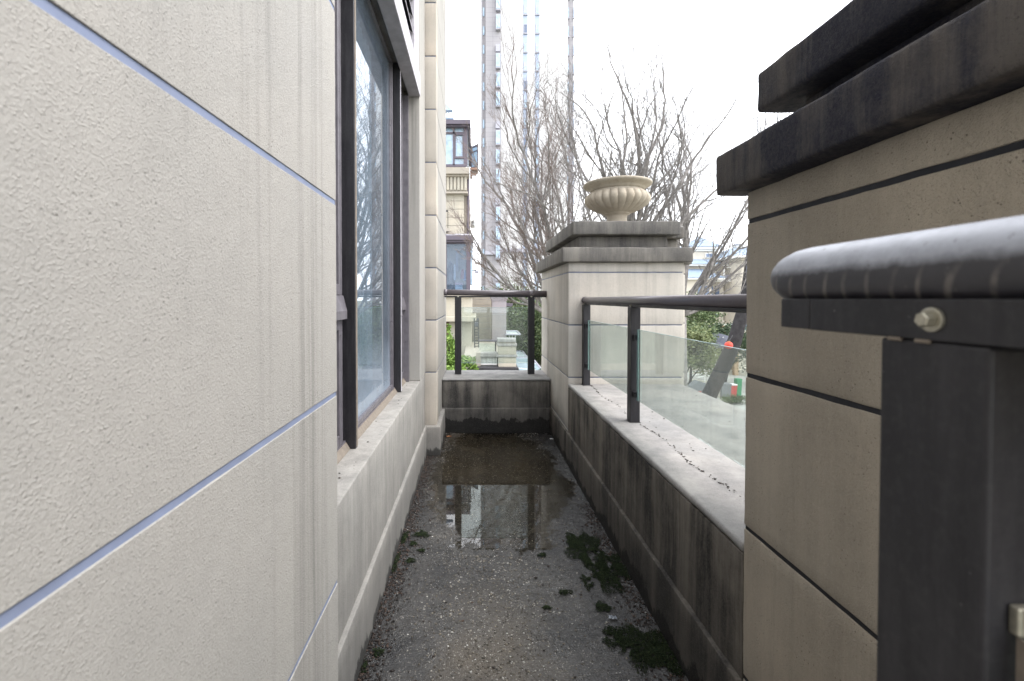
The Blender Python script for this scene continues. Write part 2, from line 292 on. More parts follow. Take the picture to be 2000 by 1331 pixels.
# ------------------------------------------------------------------ mesh helpers
class MB:
    def __init__(s): s.v = []; s.f = []
    def add(s, vs_, fs_):
        k = len(s.v); s.v += [tuple(q) for q in vs_]; s.f += [tuple(i+k for i in q) for q in fs_]; return s
    def box(s, x0, x1, y0, y1, z0, z1):
        x0, x1 = sorted((x0, x1)); y0, y1 = sorted((y0, y1)); z0, z1 = sorted((z0, z1))
        return s.add([(x0, y0, z0), (x1, y0, z0), (x1, y1, z0), (x0, y1, z0), (x0, y0, z1), (x1, y0, z1), (x1, y1, z1), (x0, y1, z1)],
                     [(0, 3, 2, 1), (4, 5, 6, 7), (0, 1, 5, 4), (1, 2, 6, 5), (2, 3, 7, 6), (3, 0, 4, 7)])
    def rbox(s, x0, x1, y0, y1, z0, z1, r=.006, cell=1.0, amp=0.0, fq=14, seed=0):
        "box with rounded, optionally uneven edges"
        lo = np.array([x0, y0, z0]); hi = np.array([x1, y1, z1]); r = min(r, .45*min(hi-lo))
        ax = []
        for i in range(3):
            n = max(1, int(round((hi[i]-lo[i]-2*r)/cell)))
            ax.append([lo[i], lo[i]+.3*r] + list(np.linspace(lo[i]+r, hi[i]-r, n+1)) + [hi[i]-.3*r, hi[i]])
        idx = {}; V = []; F = []
        def vid(i, j, k):
            if (i, j, k) not in idx:
                p = np.array([ax[0][i], ax[1][j], ax[2][k]]); c_ = np.clip(p, lo+r, hi-r); d = p-c_; L = np.linalg.norm(d)
                nrm = d/L if L > 1e-9 else np.array([0, 0, 0.])
                q = c_+nrm*r
                if amp:
                    n1 = noise.noise(Vector(q*fq)+Vector((seed, 0, 0))); n2 = noise.noise(Vector(q*fq*3.7)+Vector((0, seed, 0)))
                    n3 = noise.noise(Vector(q*fq*9)+Vector((0, 0, seed)))
                    q = q + nrm*(n1*amp+n2*amp*.45+n3*amp*.3)
                idx[(i, j, k)] = len(V); V.append(tuple(q))
            return idx[(i, j, k)]
        nn = [len(a)-1 for a in ax]
        for a, b, cc in ((0, 1, 2), (1, 2, 0), (2, 0, 1)):
            for i in range(nn[a]):
                for j in range(nn[b]):
                    for k, fl in ((0, True), (nn[cc], False)):
                        def w(p, q):
                            t = [0, 0, 0]; t[a] = p; t[b] = q; t[cc] = k; return vid(*t)
                        f = (w(i, j), w(i+1, j), w(i+1, j+1), w(i, j+1))
                        F.append(f[::-1] if fl else f)
        return s.add(V, F)
    def tube(s, pts, rad, n=6, cap=True):
        pts = [Vector(p) for p in pts]; L = len(pts); k = len(s.v)
        t0 = (pts[1]-pts[0]).normalized(); u = t0.orthogonal().normalized()
        for i, p in enumerate(pts):
            t = (pts[min(i+1, L-1)]-pts[max(i-1, 0)])
            if t.length < 1e-9: t = t0
            t.normalize(); u = (u-t*u.dot(t)).normalized(); w = t.cross(u)
            r = rad[i] if hasattr(rad, '__len__') else rad
            for a in range(n):
                an = 2*math.pi*a/n; q = p+(u*math.cos(an)+w*math.sin(an))*r; s.v.append((q.x, q.y, q.z))
        for i in range(L-1):
            for a in range(n):
                b = (a+1) % n; s.f.append((k+i*n+a, k+i*n+b, k+(i+1)*n+b, k+(i+1)*n+a))
        if cap:
            s.f.append(tuple(k+a for a in range(n))[::-1]); s.f.append(tuple(k+(L-1)*n+a for a in range(n)))
        return s
    def prism(s, poly, a0, a1, axis='y'):
        "polygon (two coordinates) swept along an axis"
        n = len(poly); V = []
        for a in (a0, a1):
            for p, q in poly: V.append({'y': (p, a, q), 'x': (a, p, q), 'z': (p, q, a)}[axis])
        F = [tuple(range(n)), tuple(range(2*n-1, n-1, -1))]+[(i, i+n, (i+1) % n+n, (i+1) % n) for i in range(n)]
        return s.add(V, F)
    def lathe(s, prof, c=(0, 0, 0), n=32):
        k = len(s.v)
        for r, z in prof:
            for a in range(n):
                an = 2*math.pi*a/n; s.v.append((c[0]+r*math.cos(an), c[1]+r*math.sin(an), c[2]+z))
        for i in range(len(prof)-1):
            for a in range(n):
                b = (a+1) % n; s.f.append((k+i*n+a, k+i*n+b, k+(i+1)*n+b, k+(i+1)*n+a))
        return s
    def build(s, name, mat, parent=None, smooth=False, fix=True):
        me = bpy.data.meshes.new(name); off = Vector((0, 0, 0))
        if parent is not None:
            off = parent.location if parent.parent is None else parent.location+parent.parent.location
        v = np.array(s.v, dtype=float)-np.array(off) if len(s.v) else np.zeros((0, 3))
        me.from_pydata(v.tolist(), [], s.f)
        if fix:
            bm = bmesh.new(); bm.from_mesh(me); bmesh.ops.recalc_face_normals(bm, faces=bm.faces); bm.to_mesh(me); bm.free()
        if smooth: me.polygons.foreach_set('use_smooth', [True]*len(me.polygons))
        me.materials.append(mat); o = bpy.data.objects.new(name, me); C.objects.link(o)
        if parent is not None: o.parent = parent
        return o
def tag(o, label=None, cat=None, group=None, kind=None):
    if label: o['label'] = label
    if cat: o['category'] = cat
    if group: o['group'] = group
    if kind: o['kind'] = kind
    return o
def thing(name, loc, label, cat, group=None):
    o = bpy.data.objects.new(name, None); C.objects.link(o); o.location = loc; o.empty_display_size = .2
    bpy.context.view_layer.update()
    return tag(o, label, cat, group)
def cyl(p0, p1, r, n=12): return MB().tube([p0, p1], r, n)
def moved(o, dx, dy, dz, parent=None):
    "a shared-mesh copy of a part (with sub-parts), shifted"
    c_ = o.copy(); C.objects.link(c_); c_.location = Vector(o.location)+Vector((dx, dy, dz))
    if parent is not None: c_.parent = parent
    for ch in list(o.children):
        d = ch.copy(); C.objects.link(d); d.parent = c_
    return c_
def quick_mesh(name, V, F, mat, parent=None, kind=None):
    "numpy arrays of vertices and equal-sized faces"
    me = bpy.data.meshes.new(name); V = np.asarray(V, dtype=np.float64)
    if parent is not None: V = V-np.array(parent.location)
    F = np.asarray(F, dtype=np.int32); k = F.shape[1]
    me.vertices.add(len(V)); me.vertices.foreach_set('co', V.ravel())
    me.loops.add(F.size); me.loops.foreach_set('vertex_index', F.ravel())
    me.polygons.add(len(F)); me.polygons.foreach_set('loop_start', np.arange(0, F.size, k, dtype=np.int32))
    me.update(calc_edges=True); me.validate()
    me.materials.append(mat); o = bpy.data.objects.new(name, me); C.objects.link(o)
    if parent is not None: o.parent = parent
    if kind: o['kind'] = kind
    return o

# ================================================================== SETTING
nr = np.random.default_rng(3)
tag(MB().add([(-900, -200, -5), (900, -200, -5), (900, 1500, -5), (-900, 1500, -5)], [(0, 1, 2, 3)]).build('ground', M['ground']), kind='structure')
tag(MB().add([(2.5, 5, -4.99), (40, 5, -4.99), (40, 44, -4.99), (2.5, 44, -4.99)], [(0, 1, 2, 3)]).build('courtyard_paving', M['paving']), kind='structure')

# terrace floor: uneven, dips below the water level round the puddle
x0, x1, y0, y1 = -.44, .775, -.9, 4.66; nx, ny = 200, 880
gx, gy = np.meshgrid(np.linspace(x0, x1, nx), np.linspace(y0, y1, ny))
def vnoise(x, y, sc, seed, oct_=3):
    t = np.zeros_like(x); a = 1.0; tot = 0
    for o_ in range(oct_):
        g_ = np.random.default_rng(seed+o_).random((260, 260)); X = (x+5)*sc*2**o_; Y = (y+5)*sc*2**o_
        i = np.floor(X).astype(int); j = np.floor(Y).astype(int); fx = X-i; fy = Y-j; fx = fx*fx*(3-2*fx); fy = fy*fy*(3-2*fy)
        q = lambda a_, b_: g_[a_ % 260, b_ % 260]
        t += a*((q(i, j)*(1-fx)+q(i+1, j)*fx)*(1-fy)+(q(i, j+1)*(1-fx)+q(i+1, j+1)*fx)*fy); tot += a; a *= .5
    return t/tot-.5
def floor_h(x, y):
    e = ((x-.17)/.50)**2+((y-3.60)/1.16)**2
    h = np.clip((np.sqrt(e)-1)*.024, -.012, .010)
    return h+vnoise(x, y, 6, 5)*.010+vnoise(x, y, 45, 9, 2)*.005
fz = floor_h(gx, gy)+(nr.random(gx.shape)-.5)*(.0020+.0012*np.clip((gy-1.7)/.6, 0, 1)*np.clip(1.6-np.abs(gy-2.4), .3, 1))
V = np.stack([gx, gy, fz], -1).reshape(-1, 3); ii = np.arange(nx*ny).reshape(ny, nx)
F = np.stack([ii[:-1, :-1], ii[:-1, 1:], ii[1:, 1:], ii[1:, :-1]], -1).reshape(-1, 4)
fo = quick_mesh('terrace_floor', V, F, M['floor']); fo['kind'] = 'structure'; fo.data.polygons.foreach_set('use_smooth', [True]*len(F))
tag(MB().add([(-.35, 2.2, 0), (.755, 2.2, 0), (.755, 4.63, 0), (-.35, 4.63, 0)], [(0, 1, 2, 3)]).build('puddle_water', M['water']), kind='structure')

# ================================================================== OUR HOUSE
house = thing('house', (-.5, 1, 0), 'beige stucco house wall with tall dark framed window along the left of the terrace', 'house')
XN, YN = -.315, 1.046
GZ = [.7035+.4315*k for k in range(-1, 20)]
def courses(zs, zlo, zhi, gap=.0105):
    e = [zlo]+[z for z in zs if zlo+.05 < z < zhi-.05]+[zhi]
    return [(a+(gap/2 if i else 0), b-(gap/2 if i < len(e)-2 else 0)) for i, (a, b) in enumerate(zip(e[:-1], e[1:]))]
MB().box(-.62, XN-.0018, -3, YN-.0018, -5, 9).build('joint_backing', M['groove_lit'], house)
for i, (a, b) in enumerate(courses(GZ, -.02, 9)):
    MB().rbox(-.63, XN, -3, YN, a, b, .001, .05 if i < 5 else 1.0, .0007 if i < 5 else 0, 26, i*7).build('wall_panel', M['wall'], house)
# wall under the window, sill, skirting
XW = -.43
MB().rbox(-1.0, XW, YN+.002, 3.948, -.02, .705, .008, .08, .002, 12).build('sill_wall', M['sill'], house, True)
MB().rbox(XW-.02, XW+.016, YN+.002, 3.948, -.02, .262, .006, .06, .002, 16, 4).build('skirting', M['sill'], house, True)
MB().rbox(-1.0, XW, 3.60, 3.98, .7055, 9, .006, 1).build('window_reveal', M['wall'], house)
# pilaster at the corner
PZ = [.71+.4545*k for k in range(0, 19)]
MB().box(-1.0, -.339, 4.004, 5.33, .2, 9).build('joint_backing', M['groove'], house)
for i, (a, b) in enumerate(courses(PZ, .25, 9)):
    MB().rbox(-.452, -.335, 4.0, 4.17, a, b, .003, .12, .0012, 12, i*3).build('pilaster_panel', M['pilaster'], house, True)
    MB().rbox(-1.01, -.3355, 4.1705, 5.34, a, b, .005, 1).build('side_panel', M['wall'], house)
MB().rbox(-.47, -.300, 3.95, 4.70, -.02, .249, .012, .06, .004, 10, 8).build('plinth', M['sill'], house, True)
# head of the window: lip, soffit, band, louvred box above
MB().rbox(-.515, XW+.006, YN+.002, 3.602, 2.915, 3.08, .005, 1).build('window_lintel', M['lavender'], house)
MB().box(-.63, -.516, YN+.002, 3.60, 2.955, 3.08).build('soffit', M['sill'], house)
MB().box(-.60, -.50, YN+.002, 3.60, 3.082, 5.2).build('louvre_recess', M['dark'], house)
for k in range(16):
    z = 3.13+k*.12
    MB().add([(-.445, 1.05, z), (-.445, 3.34, z), (-.497, 3.34, z+.055), (-.497, 1.05, z+.055), (-.445, 1.05, z+.008), (-.445, 3.34, z+.008), (-.497, 3.34, z+.063), (-.497, 1.05, z+.063)],
             [(0, 3, 2, 1), (4, 5, 6, 7), (0, 1, 5, 4), (1, 2, 6, 5), (2, 3, 7, 6), (3, 0, 4, 7)]).build('louvre_slat', M['louvre'], house)
    MB().box(-.447, -.4435, 1.05, 3.34, z-.0005, z+.0075).build('slat_edge', M['lavender'], house)
MB().rbox(-.52, XW-.004, 3.345, 3.598, 3.082, 5.2, .005, 1).build('louvre_frame', M['lavender'], house)
MB().rbox(-1.0, XW, YN+.002, 3.598, 5.202, 9, .005, 1).build('upper_wall', M['wall'], house)
MB().box(-.43, 1.69, -3, 5.2, -5, -.025).build('terrace_base', M['house4'], house)
# window
win = MB().box(-.61, -.555, 1.06, 3.58, .7055, .742).build('window', M['frame'], house); win['label'] = 'tall dark framed window with curtain behind'
def sub(n, mb, m, sm=False): return mb.build(n, m, win, sm)
WIN_GX = -.577
sub('sealant', MB().prism([(-.57, .7056), (-.535, .7056), (-.553, .735), (-.57, .735)], 1.06, 3.59), M['caulk'])
def ring(ya, yb, za, zb, w=.035, xa=-.605, xb=-.556):
    m = MB()
    m.rbox(xa, xb, ya, ya+w, za, zb, .003); m.rbox(xa, xb, yb-w, yb, za, zb, .003)
    m.rbox(xa+.001, xb-.001, ya+w, yb-w, za, za+w, .003); m.rbox(xa+.001, xb-.001, ya+w, yb-w, zb-w, zb, .003)
    # glazing bead
    m.rbox(xa+.006, xb-.010, ya+w, ya+w+.012, za+w, zb-w, .002); m.rbox(xa+.006, xb-.010, yb-w-.012, yb-w, za+w, zb-w, .002)
    return m
def pane(ya, yb, za, zb): return sub('pane', MB().box(WIN_GX-.004, WIN_GX+.004, ya, yb, za, zb), M['wglass'])
for ya, yb, zs in ((1.06, 1.93, [(.7425, 1.265), (1.365, 2.953)]), (2.03, 3.135, [(.7425, 2.953)]), (3.215, 3.585, [(.7425, 1.265), (1.365, 2.953)])):
    for za, zb in zs:
        w = .045 if len(zs) == 2 else .026
        sub('frame', ring(ya, yb, za, zb, w), M['frame']); pane(ya+w, yb-w, za+w, zb-w)
    if len(zs) == 2:
        sub('transom', MB().prism([(-.605, 1.266), (-.536, 1.266), (-.536, 1.30), (-.552, 1.364), (-.605, 1.364)], ya, yb), M['frame'])
for y in (1.97, 3.17):
    sub('mullion', MB().rbox(-.568, -.512, y-.005, y+.03, .7056, 2.954, .002), M['metal'])
    sub('mullion_trim', MB().box(-.5118, -.5105, y+.004, y+.027, .712, 2.94), M['caulk'] if y < 2 else M['lavender'])
    sub('mullion_core', MB().box(-.61, -.5685, y-.035, y+.055, .7425, 2.953), M['frame'])
    sub('mullion_head', MB().rbox(-.575, -.500, y-.015, y+.035, 2.925, 2.9545, .004), M['metal'])
MB().rbox(-.60, -.5135, 3.562, 3.598, .7056, 2.9145, .002).build('jamb', M['frame'], win)
# room behind
sub('room', MB().box(-3.5, -3.4, 1.0, 3.7, .3, 3.1).box(-3.4, -.62, .9, .98, .3, 3.1).box(-3.4, -.62, 3.6, 3.68, .3, 3.1).box(-3.4, -.62, .9, 3.68, 3.02, 3.1).box(-3.4, -.62, .9, 3.68, .3, .36), M['dark'])
cm = MB(); n = 160
for i in range(n+1):
    y = 2.02+1.0*i/n; xx = -.70+.028*math.sin(i*.62)+.010*math.sin(i*1.7+1)
    cm.v += [(xx, y, .72), (xx, y, 2.94)]
cm.f = [(2*i, 2*i+2, 2*i+3, 2*i+1) for i in range(n)]
sub('curtain', cm, M['curtain'], True)

# ================================================================== PILLARS
def caps(t, X0, X1, Y0, Y1, mat, cell=.05, amp=.004, seed=0, back=.1):
    "neck and two slabs on a shaft X0..X1, Y0..Y1"
    MB().rbox(X0-.062, X1+.05, Y0-.055, Y1+.055, 1.648, 1.765, .010, cell, amp, 9, seed).build('lower_cap', mat, t, True)
    MB().rbox(X0+.10, X1-.10, Y0+.08, Y1-.08, 1.7652, 1.8738, .010, cell, amp*.5, 11, seed+3).build('neck', mat, t, True)
    MB().rbox(X0+.030, X1-.032, Y0-.012, Y1+.012-back, 1.874, 1.985, .011, cell, amp, 9, seed+7).build('upper_cap', mat, t, True)
PG = [.7035+.4315*k for k in (-1, 0, 1, 2)]
p1 = thing('pillar', (1.23, 4.5, 0), 'square stucco pillar carrying the fluted urn at the far terrace corner', 'pillar')
MB().box(.769, 1.70, 3.784, 5.29, -.02, 1.648).build('joint_backing', M['groove'], p1)
for i, (a, b) in enumerate(courses(PG, -.02, 1.6475)):
    MB().rbox(.765, 1.71, 3.78, 5.30, a, b, .004, .08, .002, 10, i*5).build('shaft_panel', M['pier'], p1, True)
    MB().rbox(1.7105, 1.845, 4.05, 5.28, a, b, .006, .3).build('shaft_panel', M['pier'], p1, True)
caps(p1, .765, 1.71, 3.78, 5.30, M['cap'], .05, .004, 2)
MB().rbox(1.762, 1.885, 4.0, 5.33, 1.65, 1.762, .014, .08, .003, 11, 9).build('lower_cap', M['cap'], p1, True)
MB().rbox(1.680, 1.825, 4.02, 5.1, 1.876, 1.98, .014, .08, .003, 11, 10).build('upper_cap', M['cap'], p1, True)
MB().rbox(1.612, 1.80, 4.10, 5.1, 1.766, 1.873, .010, .1, .002).build('neck', M['cap'], p1, True)
MB().rbox(.748, .80, 3.80, 5.28, -.02, .256, .006, .07, .002, 12, 3).build('skirting', M['parapet'], p1, True)
p2 = thing('pillar', (1.23, 0, 0), 'large dark brown stucco pillar with blackened overhanging caps beside the camera', 'pillar')
MB().box(.768, 1.70, -.6, 1.297, -.02, 1.648).build('joint_backing', M['groove_shaded'], p2)
for i, (a, b) in enumerate(courses(PG, -.02, 1.6475, .012)):
    MB().rbox(.765, 1.71, -.61, 1.30, a, b, .003, .035, .0016, 16, i*5+40).build('shaft_panel', M['pier_near'], p2, True)
caps(p2, .765, 1.71, -.61, 1.302, M['cap_near'], .022, .0028, 21, 0)

# ================================================================== PARAPETS
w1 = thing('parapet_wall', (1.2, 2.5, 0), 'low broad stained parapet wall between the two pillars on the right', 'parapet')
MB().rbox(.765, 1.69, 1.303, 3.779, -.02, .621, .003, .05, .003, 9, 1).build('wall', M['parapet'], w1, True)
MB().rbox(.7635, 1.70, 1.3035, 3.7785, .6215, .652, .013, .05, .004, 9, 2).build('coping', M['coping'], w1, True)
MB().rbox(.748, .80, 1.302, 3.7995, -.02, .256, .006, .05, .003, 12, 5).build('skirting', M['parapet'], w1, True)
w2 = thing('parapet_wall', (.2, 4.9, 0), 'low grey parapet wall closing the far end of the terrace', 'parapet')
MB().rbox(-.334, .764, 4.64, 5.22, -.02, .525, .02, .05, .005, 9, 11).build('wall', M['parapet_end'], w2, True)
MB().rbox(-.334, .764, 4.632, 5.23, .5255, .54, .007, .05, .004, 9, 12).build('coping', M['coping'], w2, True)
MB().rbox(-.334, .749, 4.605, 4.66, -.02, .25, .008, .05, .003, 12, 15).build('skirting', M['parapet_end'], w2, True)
w3 = thing('parapet_wall', (.4, 0, 0), 'low return wall below the nearest handrail', 'parapet')
MB().rbox(.20, .7645, -.61, .44, -.02, .65, .01, .1, .002).build('wall', M['parapet'], w3, True)

# ================================================================== RAILINGS
def post(t, xa, xb, ya, yb, za, zb, name='post'):
    return MB().rbox(xa, xb, ya, yb, za, zb, .0025, 1).build(name, M['metal'], t)
def screw(t, c_, d, r=.008, mat=None, wr=1.55):
    d = Vector(d); c_ = Vector(c_)
    o = MB().tube([c_, c_+d*.0015, c_+d*.0018], [r*wr, r*wr, r*wr*.9], 20).build('washer', mat or M['bolt'], t)
    MB().tube([c_+d*.0018, c_+d*.0062, c_+d*.007], [r, r, r*.85], 6).build('bolt', mat or M['bolt'], t); return o
def pane_part(t, *b):
    o = MB().box(*b).build('glass_pane', M['glass'], t); return o
# side railing
r1 = thing('railing', (.9, 2.5, .652), 'glass panel railing with round handrail on the right hand parapet', 'railing')
MB().tube([(.90, 1.31, 1.342), (.90, 3.776, 1.338)], .0245, 28).build('handrail', M['rail'], r1, True)
MB().tube([(.90, 3.752, 1.338), (.90, 3.7785, 1.338)], .029, 28).build('end_collar', M['rail'], r1, True)
MB().rbox(.884, .916, 1.31, 3.76, 1.303, 1.3185, .002).build('rail_channel', M['metal'], r1)
for y in (3.70, 2.58):
    post(r1, .873, .927, y, y+.06, .650, 1.3028)
    MB().rbox(.868, .932, y-.006, y+.066, .6505, .6545, .001).build('post_foot', M['metal'], r1)
    screw(r1, (.8835, y+.03, 1.311), (-1, 0, 0), .005)
    MB().rbox(.884, .899, y-.03, y-.0005, .80, .83, .002).build('glass_clip', M['metal'], r1)
    MB().rbox(.884, .899, y-.03, y-.0005, 1.12, 1.15, .002).build('glass_clip', M['metal'], r1)
for a, b in ((2.655, 3.672), (1.34, 2.556)):
    p_ = pane_part(r1, .9, .91, a, b, .785, 1.178)
    MB().box(.9, .91, b+.0003, b+.0018, .785, 1.178).box(.9, .91, a, b, 1.1783, 1.1793).box(.8985, .8997, b-.022, b, .785, 1.178).build('polished_edge', M['edge'], p_)
# end railing
r2 = thing('railing', (.2, 4.95, .54), 'short dark railing with one glass panel across the far end', 'railing')
MB().tube([(-.335, 4.95, 1.420), (.764, 4.95, 1.405)], .031, 24).build('handrail', M['rail'], r2, True)
MB().tube([(-.3345, 4.95, 1.420), (-.30, 4.95, 1.4195)], .0345, 24).build('end_collar', M['rail'], r2, True)
MB().tube([(.58, 4.95, 1.4075), (.635, 4.95, 1.4065)], .0345, 24).build('end_collar', M['rail'], r2, True)
MB().rbox(-.33, .76, 4.93, 4.97, 1.366, 1.382, .002).build('rail_channel', M['metal'], r2)
for x in (-.218, .567):
    post(r2, x, x+.070, 4.925, 4.975, .538, 1.3658)
    screw(r2, (x+.035, 4.9295, 1.374), (0, -1, 0), .006)
p_ = pane_part(r2, -.150, .585, 4.978, 4.988, .655, 1.255)
MB().box(-.150, .585, 4.978, 4.988, 1.2553, 1.2575).box(-.150, .585, 4.978, 4.988, .653, .6548).build('polished_edge', M['edge'], p_)
# near railing
r3 = thing('railing', (.27, .1, .65), 'close up dark round handrail with bolted channel and post at the right edge', 'railing')
pts = [(.2735, -.5, 1.3675)]+[(.2735, y, 1.3675) for y in (.0, .1, .2, .3, .36)]+[(.2735, .368+.046*math.sin(a), 1.3675) for a in (0, .3, .6, .85, 1.05, 1.25, 1.4, 1.55)]
MB().tube(pts, [.0240]*6+[.0240*max(.02, math.cos(a)) for a in (0, .3, .6, .85, 1.05, 1.25, 1.4, 1.55)], 64).build('handrail', M['rail_near'], r3, True)
MB().rbox(.2512, .2945, .3462, .3785, 1.3270, 1.3500, .001).build('rail_channel', M['metal'], r3)
MB().rbox(.2510, .2945, -.5, .3455, 1.3268, 1.3500, .001).build('rail_channel', M['metal'], r3)
post(r3, .2515, .3045, .2246, .2860, .648, 1.3265)
screw(r3, (.2510, .2525, 1.3385), (-1, 0, 0), .0042, wr=1.6)
for y in (.262, .279): MB().tube([(.2508, y, 1.3262), (.2508, y-.008, 1.3262)], [.0012, .0012], 6).build('weld_spot', M['caulk'], r3)
MB().rbox(.2625, .292, .2195, .2244, 1.186, 1.200, .001).build('glass_clip', M['bolt'], r3)
pane_part(r3, .2655, .2755, -.4, .2215, .80, 1.186)
MB().box(.2640, .2654, .215, .2218, .80, 1.185).build('glass_gasket', M['caulk'], r3)

# ================================================================== URN
urn = thing('urn', at(1204, 432, 4.3)*1, 'pale fluted stone urn on top of the far pillar', 'urn')
cx = (1204-928)*4.3/900; cy = 4.3; urn.location = (cx, cy, 1.985); bpy.context.view_layer.update()
NF = 24; NA = NF*10
prof = []
def fl(r, z, k): prof.append((r, z, k))
for r, z, k in ((.110, .150, 0), (.125, .156, .02), (.150, .166, .35), (.185, .180, .7), (.225, .200, .9), (.262, .226, 1), (.284, .250, 1), (.293, .273, 1), (.290, .296, 1), (.278, .318, .95), (.266, .330, .7), (.258, .336, .25), (.250, .339, 0)):
    fl(r, z, k)
mb = MB(); kk = 0
for r, z, k in prof:
    for a in range(NA):
        an = 2*math.pi*a/NA; lobe = abs(math.sin(an*NF/2)); d = k*.026*(lobe**.5-.85)
        rr = r+d; mb.v.append((cx+rr*math.cos(an), cy+rr*math.sin(an), 1.985+z+d*.3))
for i in range(len(prof)-1):
    for a in range(NA):
        b = (a+1) % NA; mb.f.append((i*NA+a, i*NA+b, (i+1)*NA+b, (i+1)*NA+a))
mb.build('fluted_bowl', M['wax'], urn, True)
MB().lathe([(.0, .001), (.150, .001), (.150, .03), (.140, .04), (.105, .06), (.090, .085), (.089, .12), (.096, .14), (.115, .145), (.119, .150), (.118, .158), (.10, .16)], (cx, cy, 1.985), 64).build('foot', M['wax'], urn, True)
MB().lathe([(.248, .336), (.247, .345), (.236, .352), (.231, .362), (.238, .375), (.258, .388), (.286, .400), (.302, .408), (.307, .416), (.308, .424), (.303, .430), (.285, .432), (.262, .430), (.25, .40), (.24, .36), (0, .35)], (cx, cy, 1.985), 96).build('flared_rim', M['wax'], urn, True)

# ================================================================== LITTER, MOSS, PEBBLES
def blobs(pts, size, flat=.55, faces=8):
    "little octahedral stones"
    n = len(pts); base = np.array([(1, 0, 0), (0, 1, 0), (-1, 0, 0), (0, -1, 0), (0, 0, 1), (0, 0, -1)], float)
    Fb = np.array([(0, 1, 4), (1, 2, 4), (2, 3, 4), (3, 0, 4), (1, 0, 5), (2, 1, 5), (3, 2, 5), (0, 3, 5)])
    sc = np.asarray(size).reshape(-1, 1, 1)*(.6+.8*nr.random((n, 6, 1)))*np.array([1, 1, flat])
    an = nr.random(n)*6.283; ca, sa = np.cos(an), np.sin(an); st = .6+.8*nr.random(n)
    B = base[None]*sc; bx = B[..., 0]*st[:, None]; X = bx*ca[:, None]-B[..., 1]*sa[:, None]; Y = bx*sa[:, None]+B[..., 1]*ca[:, None]
    V = np.stack([X, Y, B[..., 2]], -1)+np.asarray(pts)[:, None, :]
    return V.reshape(-1, 3), (Fb[None]+6*np.arange(n)[:, None, None]).reshape(-1, 3)
def on_floor(x, y): return np.stack([x, y, floor_h(x, y)], -1)
n = 26000
px = nr.uniform(-.40, .74, n); py = nr.uniform(.7, 4.6, n)
w = .09+.91*np.exp(-((px-.08)/.22)**2)*(py < 2.4); w = np.where((py > 2.45) & (np.abs(px-.17) < .45), np.where(py < 3.35, .12, .7), w); keep = nr.random(n) < w
px, py = px[keep], py[keep]
V, F = blobs(on_floor(px, py)+np.array([0, 0, .0004]), nr.uniform(.0018, .0056, len(px)), .5)
tag(quick_mesh('aggregate_pebbles', V, F, M['pebble']), 'small pale stones showing through the wet terrace floor', 'pebbles', kind='stuff')
n = 2600
px = np.concatenate([-.415+np.abs(nr.normal(0, .045, n)), .745-np.abs(nr.normal(0, .05, n//2)), nr.uniform(-.4, .7, 160)])
py = np.concatenate([nr.uniform(.7, 3.9, n), nr.uniform(1.0, 3.0, n//2), nr.uniform(.8, 3, 160)])
V, F = blobs(on_floor(px, py)+np.array([0, 0, .002]), nr.uniform(.002, .0075, len(px)), .4)
tag(quick_mesh('leaf_litter', V, F, M['litter']), 'brown crumbs and leaf litter along the wall foot', 'litter', kind='stuff')
# moss cushions
def fl_at(px_, py_):
    Y = EYE*900/(py_-584); return ((px_-928)*Y/900, Y)
pats = []
for (a, b, rx, ry) in ((1150, 1085, .095, .17), (1190, 1135, .09, .12), (1120, 1060, .04, .06), (1260, 1275, .12, .10), (1205, 1262, .05, .05), (1310, 1300, .10, .08), (1180, 1200, .04, .03), (1105, 1170, .03, .02), (1060, 1092, .022, .02), (1070, 1200, .02, .012),
                       (822, 1052, .045, .035), (806, 1072, .02, .02), (800, 1105, .025, .022), (822, 1085, .02, .015), (788, 1060, .02, .06), (770, 1110, .018, .08), (740, 1290, .03, .02), (700, 1320, .03, .03), (735, 1195, .02, .05), (780, 1000, .012, .10), (1215, 1110, .05, .10), (1150, 1150, .03, .05)):
    X, Y = fl_at(a, b); pats.append((X, Y, rx*1.1, ry*1.15))
vp = []; sz = []
for X, Y, rx, ry in pats:
    m = int(260000*rx*ry)+80
    a = nr.random(m)*6.283; r = np.sqrt(nr.random(m)); rr = r*(.72+.45*np.sin(a*3+X*50)*.5+.3*np.sin(a*7+Y*30)*.5+.25*nr.random(m))
    x = X+rr*rx*np.cos(a); y = Y+rr*ry*np.sin(a); ok = (x < .745) & (x > -.41) & (vnoise(x, y, 30, 77, 2) > -.22); x, y, r = x[ok], y[ok], r[ok]
    p = on_floor(x, y); p[:, 2] += .003+.009*(1-r**2)*(.6+vnoise(x, y, 60, 31, 2))+.002*nr.random(len(x))
    vp.append(p); sz.append(nr.uniform(.0014, .0034, len(x)))
V, F = blobs(np.concatenate(vp), np.concatenate(sz), .8)
tag(quick_mesh('moss', V, F, M['moss']), 'dark green moss cushions growing on the wet floor', 'moss', kind='stuff')
